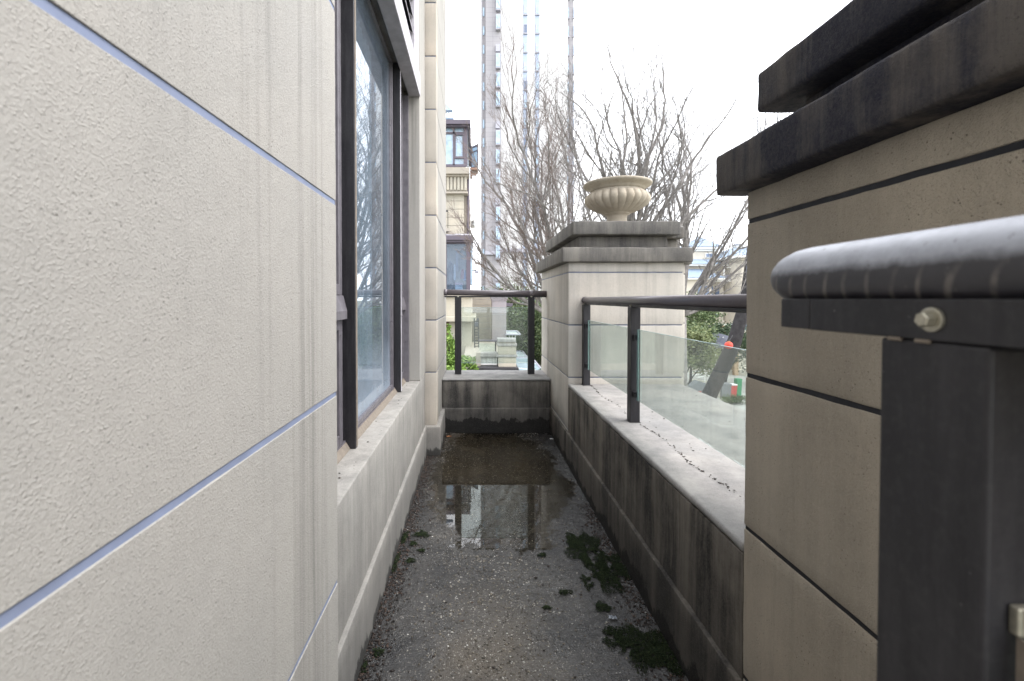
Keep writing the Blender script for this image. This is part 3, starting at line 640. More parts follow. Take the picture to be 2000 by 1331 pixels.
# crumbs along the crack on the coping, bits on the sill
n = 260; y = nr.uniform(1.35, 3.7, n); x = .925+.012*np.sin(y*9)+nr.normal(0, .006, n)-(y-2.5)*.004; z = np.full(n, .6535)
V, F = blobs(np.stack([x, y, z], -1), nr.uniform(.0015, .006, n), .35)
tag(quick_mesh('crumbled_joint_grit', V, F, M['litter']), 'dark grit along the crack in the right hand coping', 'grit', kind='stuff')
n = 60; x = nr.uniform(.95, 1.6, n); y = nr.uniform(1.4, 3.7, n)
xs = nr.uniform(-.53, -.44, 18); ys = nr.uniform(1.2, 3.5, 18)
V, F = blobs(np.concatenate([np.stack([x, y, np.full(n, .6545)], -1), np.stack([xs, ys, np.full(18, .7068)], -1)]), nr.uniform(.002, .0065, n+18), .4)
tag(quick_mesh('ledge_debris', V, F, M['litter']), 'scattered dark bits on the ledge and window sill', 'debris', kind='stuff')
def scrap(name, px_, py_, size, mat, label, cat, seed):
    X, Y = fl_at(px_, py_); q = random.Random(seed); k = 5; mb = MB()
    z0 = float(floor_h(np.array([X]), np.array([Y]))[0])+.006
    for i in range(k+1):
        for j in range(k+1):
            e = 1-.35*abs(i/k-.5)*2 if name == 'dead_leaf' else 1
            mb.v.append((X+(i/k-.5)*size+q.uniform(-1, 1)*size*.07, Y+(j/k-.5)*size*.6*e+q.uniform(-1, 1)*size*.07, z0+q.uniform(0, size*.16)))
    mb.f = [(i*(k+1)+j, (i+1)*(k+1)+j, (i+1)*(k+1)+j+1, i*(k+1)+j+1) for i in range(k) for j in range(k)]
    tag(mb.build(name, M[mat], fix=False), label, cat)
scrap('dead_leaf', 877, 856, .05, 'leaf_orange', 'small orange dead leaf lying at the far left end of the floor', 'leaf', 1)
scrap('crumpled_scrap', 1078, 862, .035, 'paper_white', 'white crumpled scrap in the far right floor corner', 'scrap', 2)
scrap('foil_wrapper', 1200, 1222, .03, 'foil', 'grey shiny wrapper lying by the moss on the right', 'wrapper', 3)

# ================================================================== FOLIAGE AND TREES
def leaf_faces(cent, size, up=.3):
    n = len(cent); d1 = nr.normal(size=(n, 3)); d1[:, 2] *= .6; d1 /= np.linalg.norm(d1, axis=1)[:, None]
    d2 = np.cross(d1, nr.normal(size=(n, 3))); d2 /= np.linalg.norm(d2, axis=1)[:, None]; s = np.asarray(size).reshape(-1, 1)*np.ones((n, 1))
    V = np.stack([cent-d1*s, cent+d2*s*.45, cent+d1*s, cent-d2*s*.45], 1).reshape(-1, 3)
    return V, np.arange(4*n).reshape(-1, 4)
def crown_points(c_, rad, n, clumps=40, spread=.28):
    c_ = np.array(c_); rad = np.array(rad)
    d = nr.normal(size=(clumps, 3)); d /= np.linalg.norm(d, axis=1)[:, None]; cc = c_+d*rad*(.45+.5*nr.random((clumps, 1)))
    k = nr.integers(0, clumps, n); sp = spread*rad*(.6+.8*nr.random((clumps, 1)))[k]
    return cc[k]+np.clip(nr.normal(size=(n, 3)), -1.8, 1.8)*sp*.6
def leafy(name, base, c_, rad, n, size, mat, label, cat, group=None, clumps=40, trunk=.09, spread=.28):
    t = thing(name, base, label, cat, group)
    V, F = leaf_faces(crown_points(c_, rad, n, clumps, spread), nr.uniform(size*.6, size*1.3, n)); quick_mesh('crown', V, F, mat, t)
    mb = MB(); b = Vector(base); top = Vector(c_)
    mb.tube([b, b.lerp(top, .4)+Vector((.05, 0, 0)), top], [trunk, trunk*.8, trunk*.3], 7)
    for k in range(7):
        an = k*2.4; e = top+Vector((math.cos(an)*rad[0]*.7, math.sin(an)*rad[1]*.7, rad[2]*(.1+.12*k-.3)))
        s0 = b.lerp(top, .45+.07*k); mb.tube([s0, s0.lerp(e, .5)+Vector((0, 0, .1)), e], [trunk*.45, trunk*.3, trunk*.1], 5)
    mb.build('trunk', M['bark_dark'], t); return t

def bare_tree(base, fork, limbs, label, seed, twig=.6, rad0=.12, levels=4, mat='bark', twigmat='twig', len0=2.6, dens=1.0, tips=1, group='bare winter trees beyond the terrace'):
    q = random.Random(seed); t = thing('bare_tree', base, label, 'tree', group)
    MB().tube([base, Vector(base).lerp(fork, .5)+Vector((.08, .05, 0)), fork], [rad0*1.4, rad0*1.2, rad0], 10).build('trunk', M[mat], t, True)
    tw = MB(); 
    def grow(mb, p, d, L, r, lev, up):
        seg = 7 if lev <= 1 else (5 if lev == 2 else 3); pts = [p.copy()]; rs = [r]; ends = []
        for i in range(seg):
            wig = .16 if lev else .10
            d = (d+Vector((q.gauss(0, wig), q.gauss(0, wig), q.gauss(0, wig*.7)+up))).normalized()
            p = p+d*L/seg; pts.append(p.copy()); rs.append(max(.0026, r*(1-.5*(i+1)/seg))); ends.append((p.copy(), d.copy(), rs[-1]))
        (mb if lev < 2 else tw).tube(pts, rs, 7 if lev == 0 else (5 if lev == 1 else 3), cap=(lev == 0))
        if lev >= levels:
            return
        nch = {0: 7, 1: 5, 2: 4, 3: 3}.get(lev, 3)*dens
        nch = int(nch)+(q.random() < nch % 1)
        for k in range(nch):
            i = min(seg-1, int(seg*(.18+.82*(k+q.random()*.8)/nch))); ep, ed, er = ends[i]
            side = Vector((q.gauss(0, 1), q.gauss(0, .8), q.gauss(0, .5))); side = (side-ed*side.dot(ed)).normalized()
            a = q.uniform(.25, .62); nd = (ed*math.cos(a)+side*math.sin(a)).normalized()
            grow(mb, ep, nd, L*q.uniform(.36, .60)*(1 if lev else .72), er*q.uniform(.45, .65), lev+1, .06)
        ep, ed, er = ends[-1]; grow(mb, ep, ed, L*.38, er*.9, lev+1, .04)
    for (ex, ey, Y, rr) in limbs:
        e = at(ex, ey, Y); mb = MB(); d = (e-fork); L = d.length
        # limbs leave sideways and turn up
        grow(mb, fork+Vector((q.uniform(-.04, .04),)*3), (d.normalized()+Vector((d.x*.12, 0, -.12))).normalized(), L*.80, rr*1.05, 0, .04)
        mb.build('limb', M[mat], t, True)
    o = tw.build('twigs', M[twigmat], t, fix=False); o['kind'] = 'stuff'
    return t
YA = 11.5
f = at(1110, 640, YA); bare_tree((f.x, YA, -5), f, [(958, 430, 11.0, .055), (972, 330, 12, .06), (1012, 290, 11.2, .055), (1062, 270, 12, .06), (1098, 215, 11.6, .055), (1120, 210, 11.9, .05), (1060, 370, 10.8, .045), (945, 500, 11.3, .045), (1130, 300, 12.3, .05)],
          'bare pruned tree with fine reddish twigs in front of the tower', 11, dens=1.1)
YB = 10.0
f = at(1225, 620, YB); bare_tree((f.x, YB, -5), f, [(1155, 190, 10, .055), (1180, 175, 9.6, .05), (1248, 150, 10.2, .06), (1265, 210, 9.7, .055), (1290, 235, 10.3, .05), (1130, 300, 9.8, .045), (1215, 230, 10.4, .045), (1205, 205, 9.9, .05), (1235, 230, 9.7, .045), (1165, 250, 10.2, .045), (1305, 215, 10.1, .045), (1318, 290, 9.8, .04), (1150, 230, 10.4, .05)],
          'bare tree with knobbly dark grey limbs right behind the urn', 23, mat='bark', twigmat='bark', dens=.9, levels=4)
YC = 11.0
f = at(1330, 620, YC); bare_tree((f.x, YC, -5), f, [(1352, 250, 11, .05), (1385, 262, 11.4, .05), (1318, 290, 10.8, .045), (1375, 380, 11, .04), (1440, 500, 10.6, .05), (1462, 530, 11.6, .04), (1460, 470, 11.2, .035), (1410, 470, 11.4, .035), (1345, 300, 11, .045), (1365, 240, 11.3, .045), (1400, 300, 10.8, .04), (1330, 240, 11.4, .045), (1392, 350, 11.2, .04)],
          'bare grey tree spreading to the right between urn pillar and near pillar', 31, mat='bark', twigmat='bark', dens=.66, levels=4)
# leaning trunk seen through the glass
t = thing('leaning_tree', at(1372, 800, 15), 'thick dark tree trunk leaning right seen through the railing glass', 'tree'); t.location.z = -5; bpy.context.view_layer.update()
tb = [at(1338, 900, 15.2), at(1365, 820, 15.2), at(1392, 762, 15.2), at(1416, 712, 15.2), at(1436, 665, 15.1), at(1450, 610, 15), at(1470, 520, 15), at(1500, 420, 15), at(1490, 260, 15)]
tb.insert(0, Vector((tb[0].x-.3, 15.2, -5)))
MB().tube(tb, [.30, .26, .24, .23, .23, .21, .18, .14, .1, .05], 14).build('trunk', M['bark_dark'], t, True)
lm = MB(); q = random.Random(5)
for k in range(26):
    b = tb[5+k % 4]+Vector((0, 0, q.uniform(-.4, .4))); e = at(q.uniform(1462, 1560), q.uniform(150, 420), q.uniform(14, 16)); m_ = b.lerp(e, .55)+Vector((.2, 0, -.3))
    lm.tube([b, m_, e], [.05, .03, .006], 5)
    for s_ in range(7):
        p_ = m_.lerp(e, q.random()); lm.tube([p_, p_+Vector((q.uniform(-.8, .5), q.uniform(-.3, .3), q.uniform(.2, .9)))], [.010, .003], 3)
lm.build('crown', M['bark_dark'], t)

# evergreen trees and shrubs
leafy('evergreen_tree', (1.6, 24, -5), (1.9, 24, .3), (2.0, 1.8, 2.1), 15000, .075, M['leaf_olive'], 'rounded olive green tree with its pointed top just above the far rail', 'tree', clumps=60, trunk=.14)
leafy('evergreen_tree', (2.6, 21, -5), (2.7, 21, -.6), (1.5, 1.5, 1.8), 14000, .07, M['leaf_olive'], 'olive green tree filling the glass panel beside the mauve column', 'tree', clumps=55, trunk=.12)
leafy('evergreen_tree', (3.9, 19, -5), (3.6, 19, -.2), (1.3, 1.3, 1.6), 12000, .065, M['leaf_olive'], 'olive green tree partly hidden by the far pillar', 'tree', clumps=50, trunk=.12)
leafy('dark_shrub', (2.1, 17, -5), (2.3, 17, -2.6), (1.2, 1.0, 1.1), 8000, .06, M['leaf_dark'], 'dark shrub below the olive trees behind the terrace pillar', 'shrub', clumps=40)
leafy('yellow_green_tree', (9.0, 21, -5), (9.6, 21, -1.1), (1.5, 1.4, 1.15), 9000, .07, M['leaf_pale'], 'yellow green tree behind the railing glass left of the leaning trunk', 'tree', clumps=45)
leafy('dark_shrub', (9, 23, -5), (9.9, 22.6, -.55), (2.0, 1.2, .75), 9000, .07, M['leaf_olive'], 'olive shrub mass seen through glass behind the leaning trunk', 'shrub', clumps=45)
leafy('evergreen_tree', (14.5, 31, -5), (14.6, 31, .3), (1.8, 1.6, 1.4), 7000, .09, M['leaf_olive'], 'small green tree showing above the side handrail by the villas', 'tree', clumps=40)
leafy('evergreen_tree', (18.5, 34, -5), (19.0, 34, -1.8), (3.0, 1.6, 1.8), 9000, .10, M['leaf_dark'], 'dark green tree below the villa balcony', 'tree', clumps=45)
leafy('bright_shrub', (-.4, 9.9, -2.2), (-.32, 9.9, -.12), (.56, .3, .33), 5200, .04, M['leaf_green'], 'bright yellow green shrub at the foot of the cream neighbouring house', 'shrub', clumps=34, trunk=.03, spread=.2)
leafy('bright_shrub', (-.6, 10.1, -2.2), (-.56, 10.1, .42), (.17, .2, .36), 800, .04, M['leaf_green'], 'sparse upright green shrub against the brown door', 'shrub', clumps=12, trunk=.02, spread=.25)
leafy('flowering_shrub', (2.2, 14.0, -2.2), (1.95, 14.0, -1.15), (.35, .5, .3), 1800, .045, M['leaf_dark'], 'low dark shrub beside the glass roof light', 'shrub', clumps=18, trunk=.03)

garden_left = {'rounded olive green tree with its pointed top just above the far rail', 'olive green tree filling the glass panel beside the mauve column', 'olive green tree partly hidden by the far pillar',
               'dark shrub below the olive trees behind the terrace pillar', 'bright yellow green shrub at the foot of the cream neighbouring house', 'sparse upright green shrub against the brown door', 'low dark shrub beside the glass roof light'}
before = {o.name for o in C.objects}
# ================================================================== NEIGHBOURING HOUSE (left)
D = 14.0
def zz(y, D_=D): return EYE+(584-y)*D_/900
def xx_(x, D_=D): return (x-928)*D_/900
nb = thing('neighbour_house', (-2, 15, -5), 'cream neighbouring house with purple framed glazed bays behind the pilaster', 'house')
xr = xx_(906)
MB().box(-5, xr-.012, 14.012, 20, -5, zz(330)).build('joint_backing', M['house4'], nb)
ys = [378, 394, 410, 426, 442, 458]
for a, b in zip(ys[:-1], ys[1:]): MB().rbox(-5, xr, 14.0, 20.01, zz(b)+.008, zz(a)-.008, .01).build('wall_panel', M['house2'], nb)
MB().rbox(xr-.02, xx_(916), 14.35, 19, -5, zz(345), .01).build('side_wall', M['house4'], nb)
MB().tube([(xx_(914), 14.2, zz(345)), (xx_(914), 14.2, zz(570))], .045, 8).build('drain_pipe', M['frame_purple'], nb)
for (y0_, y1_, x1_, yy) in ((328, 341, 917, 13.72), (341, 346, 915, 13.80), (375, 379, 914, 13.84)):
    MB().rbox(-5, xx_(x1_, yy), yy, 14.3, zz(y1_, yy), zz(y0_, yy)-.004, .012).build('cornice', M['house4'], nb)
MB().box(-5, xx_(912, 13.9), 13.9, 14.2, zz(375, 13.9), zz(346, 13.9)-.01).build('frieze', M['house4'], nb)
for k in range(9):
    x = 852+k*6.9; MB().rbox(xx_(x, 13.9), xx_(x+4.6, 13.9), 13.855, 13.899, zz(373, 13.9), zz(347, 13.9), .008).build('flute', M['house2'], nb)
# upper glazed bay
up = MB().box(-5, xx_(909), 13.92, 19, zz(329), zz(327)).build('glazed_bay', M['frame_purple'], nb); up['label'] = 'upper glazed bay with purple frames'
def sb(p, n, mb, m): return mb.build(n, m, p)
sb(up, 'pane', MB().box(-5, xx_(906), 13.97, 13.985, zz(326), zz(252)), M['bglass'])
sb(up, 'pane', MB().box(xx_(912), xx_(913), 14.05, 17, zz(326), zz(252)), M['bglass'])
for a, b, c_, d_ in ((-200, 913, 248, 253), (-200, 913, 262, 265.5), (-200, 913, 324, 328), (885, 888.5, 252, 326), (905.5, 913, 252, 326), (888.5, 906, 309, 313), (888.5, 890.5, 265, 309), (903.5, 905.5, 265, 309), (888.5, 906, 265.4, 268), (866, 868, 252, 326)):
    dd = .002*(a % 7)
    sb(up, 'frame', MB().box(max(-5, xx_(a)), xx_(b), 13.925-dd, 13.995, zz(d_), zz(c_)), M['frame_purple'])
sb(up, 'bay_roof', MB().box(-5, xx_(919, 13.8), 13.7, 18, zz(247, 13.8), zz(239, 13.8)).box(-5, xx_(917, 13.8), 13.78, 18, zz(250, 13.8), zz(247, 13.8)-.003), M['frame_purple'])
sb(up, 'room_back', MB().box(-5, xx_(908), 15.5, 15.6, zz(327), zz(250)), M['house2'])
# open casement on the side
cs = MB(); 
A = Vector((xx_(919), 14.3, 0)); B = Vector((xx_(934), 14.0, 0))
for (za, zb, u0, u1) in ((zz(328), zz(324), 0, 1), (zz(287), zz(283), 0, 1), (zz(328), zz(283), 0, .14), (zz(328), zz(283), .86, 1), (zz(296), zz(294), 0, 1)):
    p, q_ = A.lerp(B, u0), A.lerp(B, u1); cs.add([(p.x, p.y, za), (q_.x, q_.y, za), (q_.x, q_.y+.05, za), (p.x, p.y+.05, za), (p.x, p.y, zb), (q_.x, q_.y, zb), (q_.x, q_.y+.05, zb), (p.x, p.y+.05, zb)], [(0, 3, 2, 1), (4, 5, 6, 7), (0, 1, 5, 4), (1, 2, 6, 5), (2, 3, 7, 6), (3, 0, 4, 7)])
cas = cs.build('open_casement', M['frame_purple'], nb)
MB().add([(A.x, A.y+.02, zz(325)), (B.x, B.y+.02, zz(325)), (B.x, B.y+.02, zz(286)), (A.x, A.y+.02, zz(286)), (A.x, A.y+.03, zz(325)), (B.x, B.y+.03, zz(325)), (B.x, B.y+.03, zz(286)), (A.x, A.y+.03, zz(286))], [(0, 1, 2, 3), (7, 6, 5, 4), (0, 4, 5, 1), (2, 6, 7, 3)]).build('pane', M['bglass'], cas)
MB().box(xx_(918), xx_(934), 14.0, 14.5, zz(333), zz(329)).box(xx_(918), xx_(922), 14.1, 14.4, zz(345), zz(333)).box(xx_(922), xx_(931), 14.1, 14.2, zz(342), zz(338)).build('window_box', M['door_brown'], nb)
# tiled roof
MB().prism([(-5, zz(226)), (xx_(885), zz(226)), (xx_(885), zz(222)), (-5, zz(214))], 14.4, 18).build('roof', M['roof'], nb)
for k in range(4):
    x = 867+k*5; MB().tube([at(x, 221-k*.3+.5, 14.35), at(x-14, 205, 17)], .05, 8).build('roof_tile', M['roof'], nb)
MB().box(-5, xx_(885), 14.6, 18, zz(240), zz(227)).build('gable_wall', M['frame_purple'], nb)
MB().box(-5, xx_(886), 14.5, 18, zz(227.2), zz(225)).build('eave', M['white'], nb)
# small balcony
bal = MB().box(-5, xx_(880), 13.5, 14, zz(457), zz(451)).prism([(xx_(880), zz(456)), (xx_(884), zz(456)), (xx_(890), zz(462)), (xx_(868), zz(462))], 13.6, 13.99).build('balcony', M['house4'], nb)
MB().box(-5, xx_(877), 13.55, 13.6, zz(420), zz(417)).build('rail', M['metal'], bal)
for x in (869, 872, 876): MB().box(xx_(x), xx_(x+1.2), 13.56, 13.6, zz(451), zz(420)).build('baluster', M['metal'], bal)
# lower glazed bay with washing inside
lo = MB().box(-5, xx_(924, 13.2), 13.1, 14.2, zz(470, 13.2), zz(461, 13.2)).box(-5, xx_(921, 13.2), 13.16, 14.2, zz(474, 13.2), zz(470.3, 13.2)).build('glazed_bay', M['frame_purple'], nb); lo['label'] = 'lower glazed bay full of hanging clothes'
D2 = 13.25
sb(lo, 'bay_roof', MB().add([at(850, 460.5, 13.1), at(924, 463, 13.1), at(914, 457.5, 14.1), at(850, 455, 14.1)], [(0, 1, 2, 3)]), M['tower_trim'])
for a, b, c_, d_ in ((867.5, 872.5, 474, 572), (911, 919, 474, 572), (872, 911, 473.5, 477)): sb(lo, 'frame', MB().box(xx_(a, D2), xx_(b, D2), D2, D2+.08, zz(d_, D2), zz(c_, D2)), M['frame_purple'])
sb(lo, 'pane', MB().box(xx_(872, D2), xx_(911, D2), D2+.03, D2+.04, zz(572, D2), zz(476, D2)), glass('pale_bay_glass', (.62, .70, .78), .10, (.5, .6, .75)))
sb(lo, 'pane', MB().box(xx_(919, D2), xx_(923, D2), D2+.05, D2+.9, zz(556, D2), zz(476, D2)), M['bglass'])
sb(lo, 'room_back', MB().box(-2, xx_(918, 14), 13.98, 13.992, zz(575), zz(470)), M['house4'])
sb(lo, 'inner_door', MB().box(xx_(890, 13.95), xx_(895, 13.95), 13.93, 13.975, zz(530), zz(490)), M['tower_trim'])
def garment(xc, y0_, y1_, w, mat, name='hanging_coat'):
    n_ = 9; mb = MB()
    for i in range(n_+1):
        f_ = i/n_; ww = w*(.18+.82*min(1, f_*3.2)**.5)*(1+.15*f_)
        for a in range(10):
            an = a*math.pi/5; mb.v.append((xx_(xc+ww*math.cos(an)*(1+.06*math.sin(3*an+f_*4)), 13.5), 13.5+.10*math.sin(an), zz(y0_+(y1_-y0_)*f_, 13.5)))
    for i in range(n_):
        for a in range(10): b = (a+1) % 10; mb.f.append((i*10+a, i*10+b, (i+1)*10+b, (i+1)*10+a))
    o = mb.build(name, M[mat]); return o
tag(garment(880, 511, 566, 8, 'cloth_navy'), 'long dark coat hanging in the lower glazed bay', 'coat')
tag(garment(888, 516, 548, 2.5, 'cloth_white', 'hanging_shirt'), 'narrow white garment hanging beside the dark coat', 'shirt')
tag(garment(904, 526, 545, 4, 'cloth_red', 'hanging_shirt'), 'red garment hanging in the lower glazed bay', 'shirt')
tag(garment(908, 527, 548, 2.5, 'cloth_blue', 'hanging_shirt'), 'pale blue garment at the right of the hanging clothes', 'shirt')
bx_ = thing('storage_box', at(896, 562, 13.45), 'white storage box with pink lid in the lower glazed bay', 'box')
MB().rbox(xx_(889, 13.4), xx_(903, 13.4), 13.4, 13.7, zz(572, 13.4), zz(557, 13.4), .01).build('body', M['paper_white'], bx_)
MB().rbox(xx_(888.5, 13.4), xx_(904, 13.4), 13.38, 13.72, zz(557, 13.4)+.002, zz(552.5, 13.4), .01).build('lid', M['cloth_pink'], bx_)
# lower storeys
MB().rbox(-5, xx_(922), 13.3, 16, zz(618, 13.3), zz(574, 13.3), .01).build('wall_panel', M['house2'], nb)
MB().rbox(-5, xx_(925), 13.2, 16, zz(580, 13.2), zz(576, 13.2), .01).build('cornice', M['house4'], nb)
MB().rbox(-5, xx_(930), 13.1, 16, zz(629, 13.1), zz(618.5, 13.1), .02).build('cornice', M['house2'], nb)
MB().rbox(xx_(879), xx_(921), 13.45, 16, -5, zz(629.5, 13.45), .01).build('wall_panel', M['house2'], nb)
MB().rbox(-5, xx_(870), 13.6, 16, -5, zz(630, 13.6), .01).build('wall_panel', M['house2'], nb)
MB().rbox(xx_(870.2), xx_(878.8), 13.7, 13.8, -2.2, zz(630, 13.7), .01).build('door', M['door_brown'], nb)
lamp = thing('wall_camera', at(933, 530, 14.4), 'small grey camera bracket on the corner of the cream house', 'camera')
MB().box(xx_(927), xx_(935), 14.3, 14.5, zz(533), zz(528)).build('body', M['tower_trim'], lamp); MB().box(xx_(922), xx_(930), 14.38, 14.42, zz(528), zz(525.5)).build('bracket', M['metal'], lamp)
ac = thing('air_conditioner', at(926, 435, 14.6), 'white air conditioner unit high on the side of the cream house', 'air conditioner')
MB().rbox(xx_(919), xx_(928), 14.4, 14.9, zz(438), zz(426), .02).build('casing', M['white'], ac)
for k in range(4): MB().box(xx_(920), xx_(927.5), 14.385, 14.399, zz(437-k*2.8), zz(436-k*2.8)).build('grille', M['metal'], ac)

# ---- grey-beige house with mauve column behind
gb = thing('rear_house', (1.5, 16, -5), 'grey beige grooved house wall with a mauve square column', 'house')
D3 = 16.0
MB().box(-1, xx_(962, D3), D3+.015, 20, -5, zz(574, D3)).build('joint_backing', M['tower_trim'], gb)
for k in range(11):
    a = 574+k*11.4; MB().rbox(-1, xx_(963, D3), D3, 20.01, zz(a+11, D3), zz(a, D3), .01).build('wall_panel', M['house4'], gb)
D4 = 14.8
MB().rbox(xx_(961, D4), xx_(989, D4), D4, D4+.6, -2.5, zz(588, D4), .01).build('column', M['house3'], gb)
for i, (a, b, w_) in enumerate(((584, 588, 1), (580, 584, 2.5), (577, 580, 4))): MB().rbox(xx_(961-w_, D4), xx_(989+w_, D4), D4-.02*(i+1), D4+.6, zz(b, D4)+.002, zz(a, D4), .006).build('column_cap', M['house3'], gb)
for y in (614.5, 637): MB().box(xx_(960.8, D4), xx_(989.2, D4), D4-.006, D4+.01, zz(y+.5, D4), zz(y, D4)).build('joint_line', M['tower_trim'], gb)
MB().prism([(xx_(989, D4), zz(599, D4)), (xx_(1001, D4), zz(599, D4)), (xx_(1003, D4), zz(593, D4)), (xx_(989, D4), zz(592, D4))], D4+.1, D4+1).build('eave', M['frame_purple'], gb)
lad = thing('ladder', (xx_(931, 13), 13, -1), 'black metal ladder leaning beside the grooved house wall', 'ladder')
for x in (927.3, 935): MB().tube([at(x, 690, 13), at(x-.8, 622, 13.1)], .018, 6).build('stile', M['metal'], lad)
for k in range(11): y = 628+k*5.4; MB().tube([at(927.3, y, 13.04), at(935, y, 13.04)], .014, 6).build('rung', M['metal'], lad)
tag(MB().rbox(xx_(927, 12.9), xx_(934, 12.9), 12.8, 12.95, zz(638, 12.9), zz(630, 12.9), .02).tube([at(930, 630, 12.9), at(933, 622, 12.9)], .02, 6).build('tool_bag', M['canvas_dark']), 'dark bag hanging at the top of the ladder', 'bag')
# ---- small lower terrace
DT = 10.5
lt = thing('lower_terrace', (.5, 11.5, -5), 'lower terrace slab with white balusters beyond the far rail', 'terrace')
MB().box(xx_(905, DT), xx_(1010, DT), DT+.25, 14.7, -2, zz(700, 10.7)).build('slab', M['house4'], lt)
MB().rbox(xx_(938, DT), xx_(972, DT), DT+.1, DT+.4, zz(699, DT), zz(691, DT), .01).build('coping', M['coping'], lt)
for k in range(11): x = 940.5+k*3; MB().lathe([(.022, 0), (.022, .02), (.013, .05), (.02, .12), (.012, .17), (.022, .2)], (xx_(x, DT), DT+.2, zz(716, DT)), 8).build('baluster', M['white'], lt, True)
MB().rbox(xx_(930, DT), xx_(939, DT), DT+.1, DT+.5, -2, zz(690, DT), .01).build('end_pier', M['house4'], lt)
MB().rbox(xx_(925, DT), xx_(1012, DT), DT-.2, DT+.5, zz(727, DT), zz(717, DT), .01).build('ledge', M['metal'], lt)
tr_ = thing('terrace_railing', at(950, 690, 11.6), 'thin purple handrail with glass on the lower terrace', 'railing')
MB().tube([at(935, 665.5, 11.4), at(974, 666, 11.2)], .022, 8).build('handrail', M['frame_purple'], tr_)
MB().box(xx_(967, 11.3), xx_(969.5, 11.3), 11.3, 11.34, zz(692, 11.3), zz(666, 11.3)).build('post', M['metal'], tr_)
MB().box(xx_(935, 11.4), xx_(967, 11.3), 11.35, 11.36, zz(690, 11.4), zz(671, 11.4)).build('glass_pane', M['glass'], tr_)
tp = thing('terrace_pillar', (xx_(990, DT), DT+.2, -2), 'small cream pillar with stepped caps on the lower terrace', 'pillar')
for (xa, xb, ya, yb, m_, n_) in ((973.5, 1008.5, 698.5, 726, 'house2', 'shaft'), (970.5, 1010.5, 693.5, 698.4, 'coping', 'band'), (973.5, 1008.5, 677, 693.4, 'house2', 'shaft'), (971.5, 1010, 671.5, 676.9, 'coping', 'lower_cap'), (974, 1007, 669, 671.4, 'house4', 'neck'), (972, 1008, 662.5, 668.9, 'coping', 'upper_cap')):
    MB().rbox(xx_(xa, DT), xx_(xb, DT), DT-.02 if 'cap' in n_ or n_ == 'band' else DT, DT+.42, zz(yb, DT), zz(ya, DT), .008, .1, .002).build(n_, M[m_], tp, True)
# ---- glass roof lights
def slab4(pts, th): 
    mb = MB(); q_ = [Vector(p) for p in pts]; return mb.add(q_+[p-Vector((0, 0, th)) for p in q_], [(0, 1, 2, 3), (7, 6, 5, 4), (0, 4, 5, 1), (1, 5, 6, 2), (2, 6, 7, 3), (3, 7, 4, 0)])
def rooflight(pts, label):
    c_ = sum((Vector(p) for p in pts), Vector())/4; t_ = thing('roof_light', c_, label, 'skylight', 'glass roof lights beyond the far rail')
    slab4(pts, .02).build('pane', M['skylight'], t_)
    mb = MB()
    for i in range(4): mb.tube([Vector(pts[i])+Vector((0, 0, .005)), Vector(pts[(i+1) % 4])+Vector((0, 0, .005))], .03, 5)
    mb.build('frame', M['tower_trim'], t_)
    for y_ in (.35, .7): MB().tube([Vector(pts[0]).lerp(Vector(pts[3]), y_), Vector(pts[1]).lerp(Vector(pts[2]), y_)], .012, 5).build('glazing_bar', M['white'], t_)
zr = -.9
def onz(x, y, z=zr): Y = (EYE-z)*900/(y-584); return Vector(((x-928)*Y/900, Y, z))
rooflight([onz(1000, 730), onz(1075, 745), onz(1040, 700), onz(1004, 700)], 'large pale glass roof light lowest in view beyond the far rail')
rooflight([onz(1009, 698.5), onz(1030, 698.5), onz(1021, 687), onz(1008, 687)], 'small glass roof light right of the terrace pillar')
rooflight([onz(988, 654, .2), onz(1016, 654, .2), onz(1010, 647.5, .2), onz(988, 647.5, .2)], 'distant pale canopy roof beside the mauve column')
cvp = thing('canopy_posts', (1.3, 16, -5), 'row of pale posts under the distant canopy', 'posts')
for x in (994, 1000, 1006): MB().box(xx_(x, 15.2), xx_(x+1.6, 15.2), 15.2, 15.25, -2.5, .17).build('post', M['white'], cvp)

# everything across the garden on the left was measured in units of 1/2.3 m (its puddle reflection fixes the distance at about 33 m)
K = 2.3
def to_metres(objs):
    for o in objs:
        if o.type == 'MESH':
            n_ = len(o.data.vertices); a = np.empty(n_*3); o.data.vertices.foreach_get('co', a); a = a.reshape(-1, 3)
            if o.parent is None: a = (a-[0, 0, EYE])*K+[0, 0, EYE]
            else: a = a*K
            o.data.vertices.foreach_set('co', a.ravel()); o.data.update()
        else: o.location = (Vector(o.location)-Vector((0, 0, EYE)))*K+Vector((0, 0, EYE))
left = set()
def fam(o): left.add(o); [fam(c_) for c_ in o.children]
for o in list(C.objects):
    if o.parent is None and o.name not in before: fam(o)
for o in list(C.objects):
    if o.parent is None and o.get('label', '') in garden_left: fam(o)
to_metres(left)

# ================================================================== TOWER BLOCK
DW = 75.0; FH = 3.0; U = DW/900
tw = thing('apartment_tower', (8, DW+8, -5), 'very tall pale apartment tower with narrow blue window strips', 'tower block')
def X(x): return (x-928)*U
TOP = 78
MB().box(X(977), X(1107), DW, DW+14, -5, TOP).build('white_wall', M['tower'], tw)
MB().box(X(948), X(976.8), DW-1.5, DW+12, -5, TOP).build('side_wing', M['tower_grey'], tw)
MB().box(X(941), X(947.8), DW+.5, DW+14, -5, TOP).build('side_wing', M['tower_grey'], tw)
MB().box(X(1107.2), X(1121), DW+.9, DW+13, -5, TOP).build('side_wing', M['tower_grey'], tw)
nf = int((TOP+5)/FH)
def zf(i): return -5+i*FH+.15
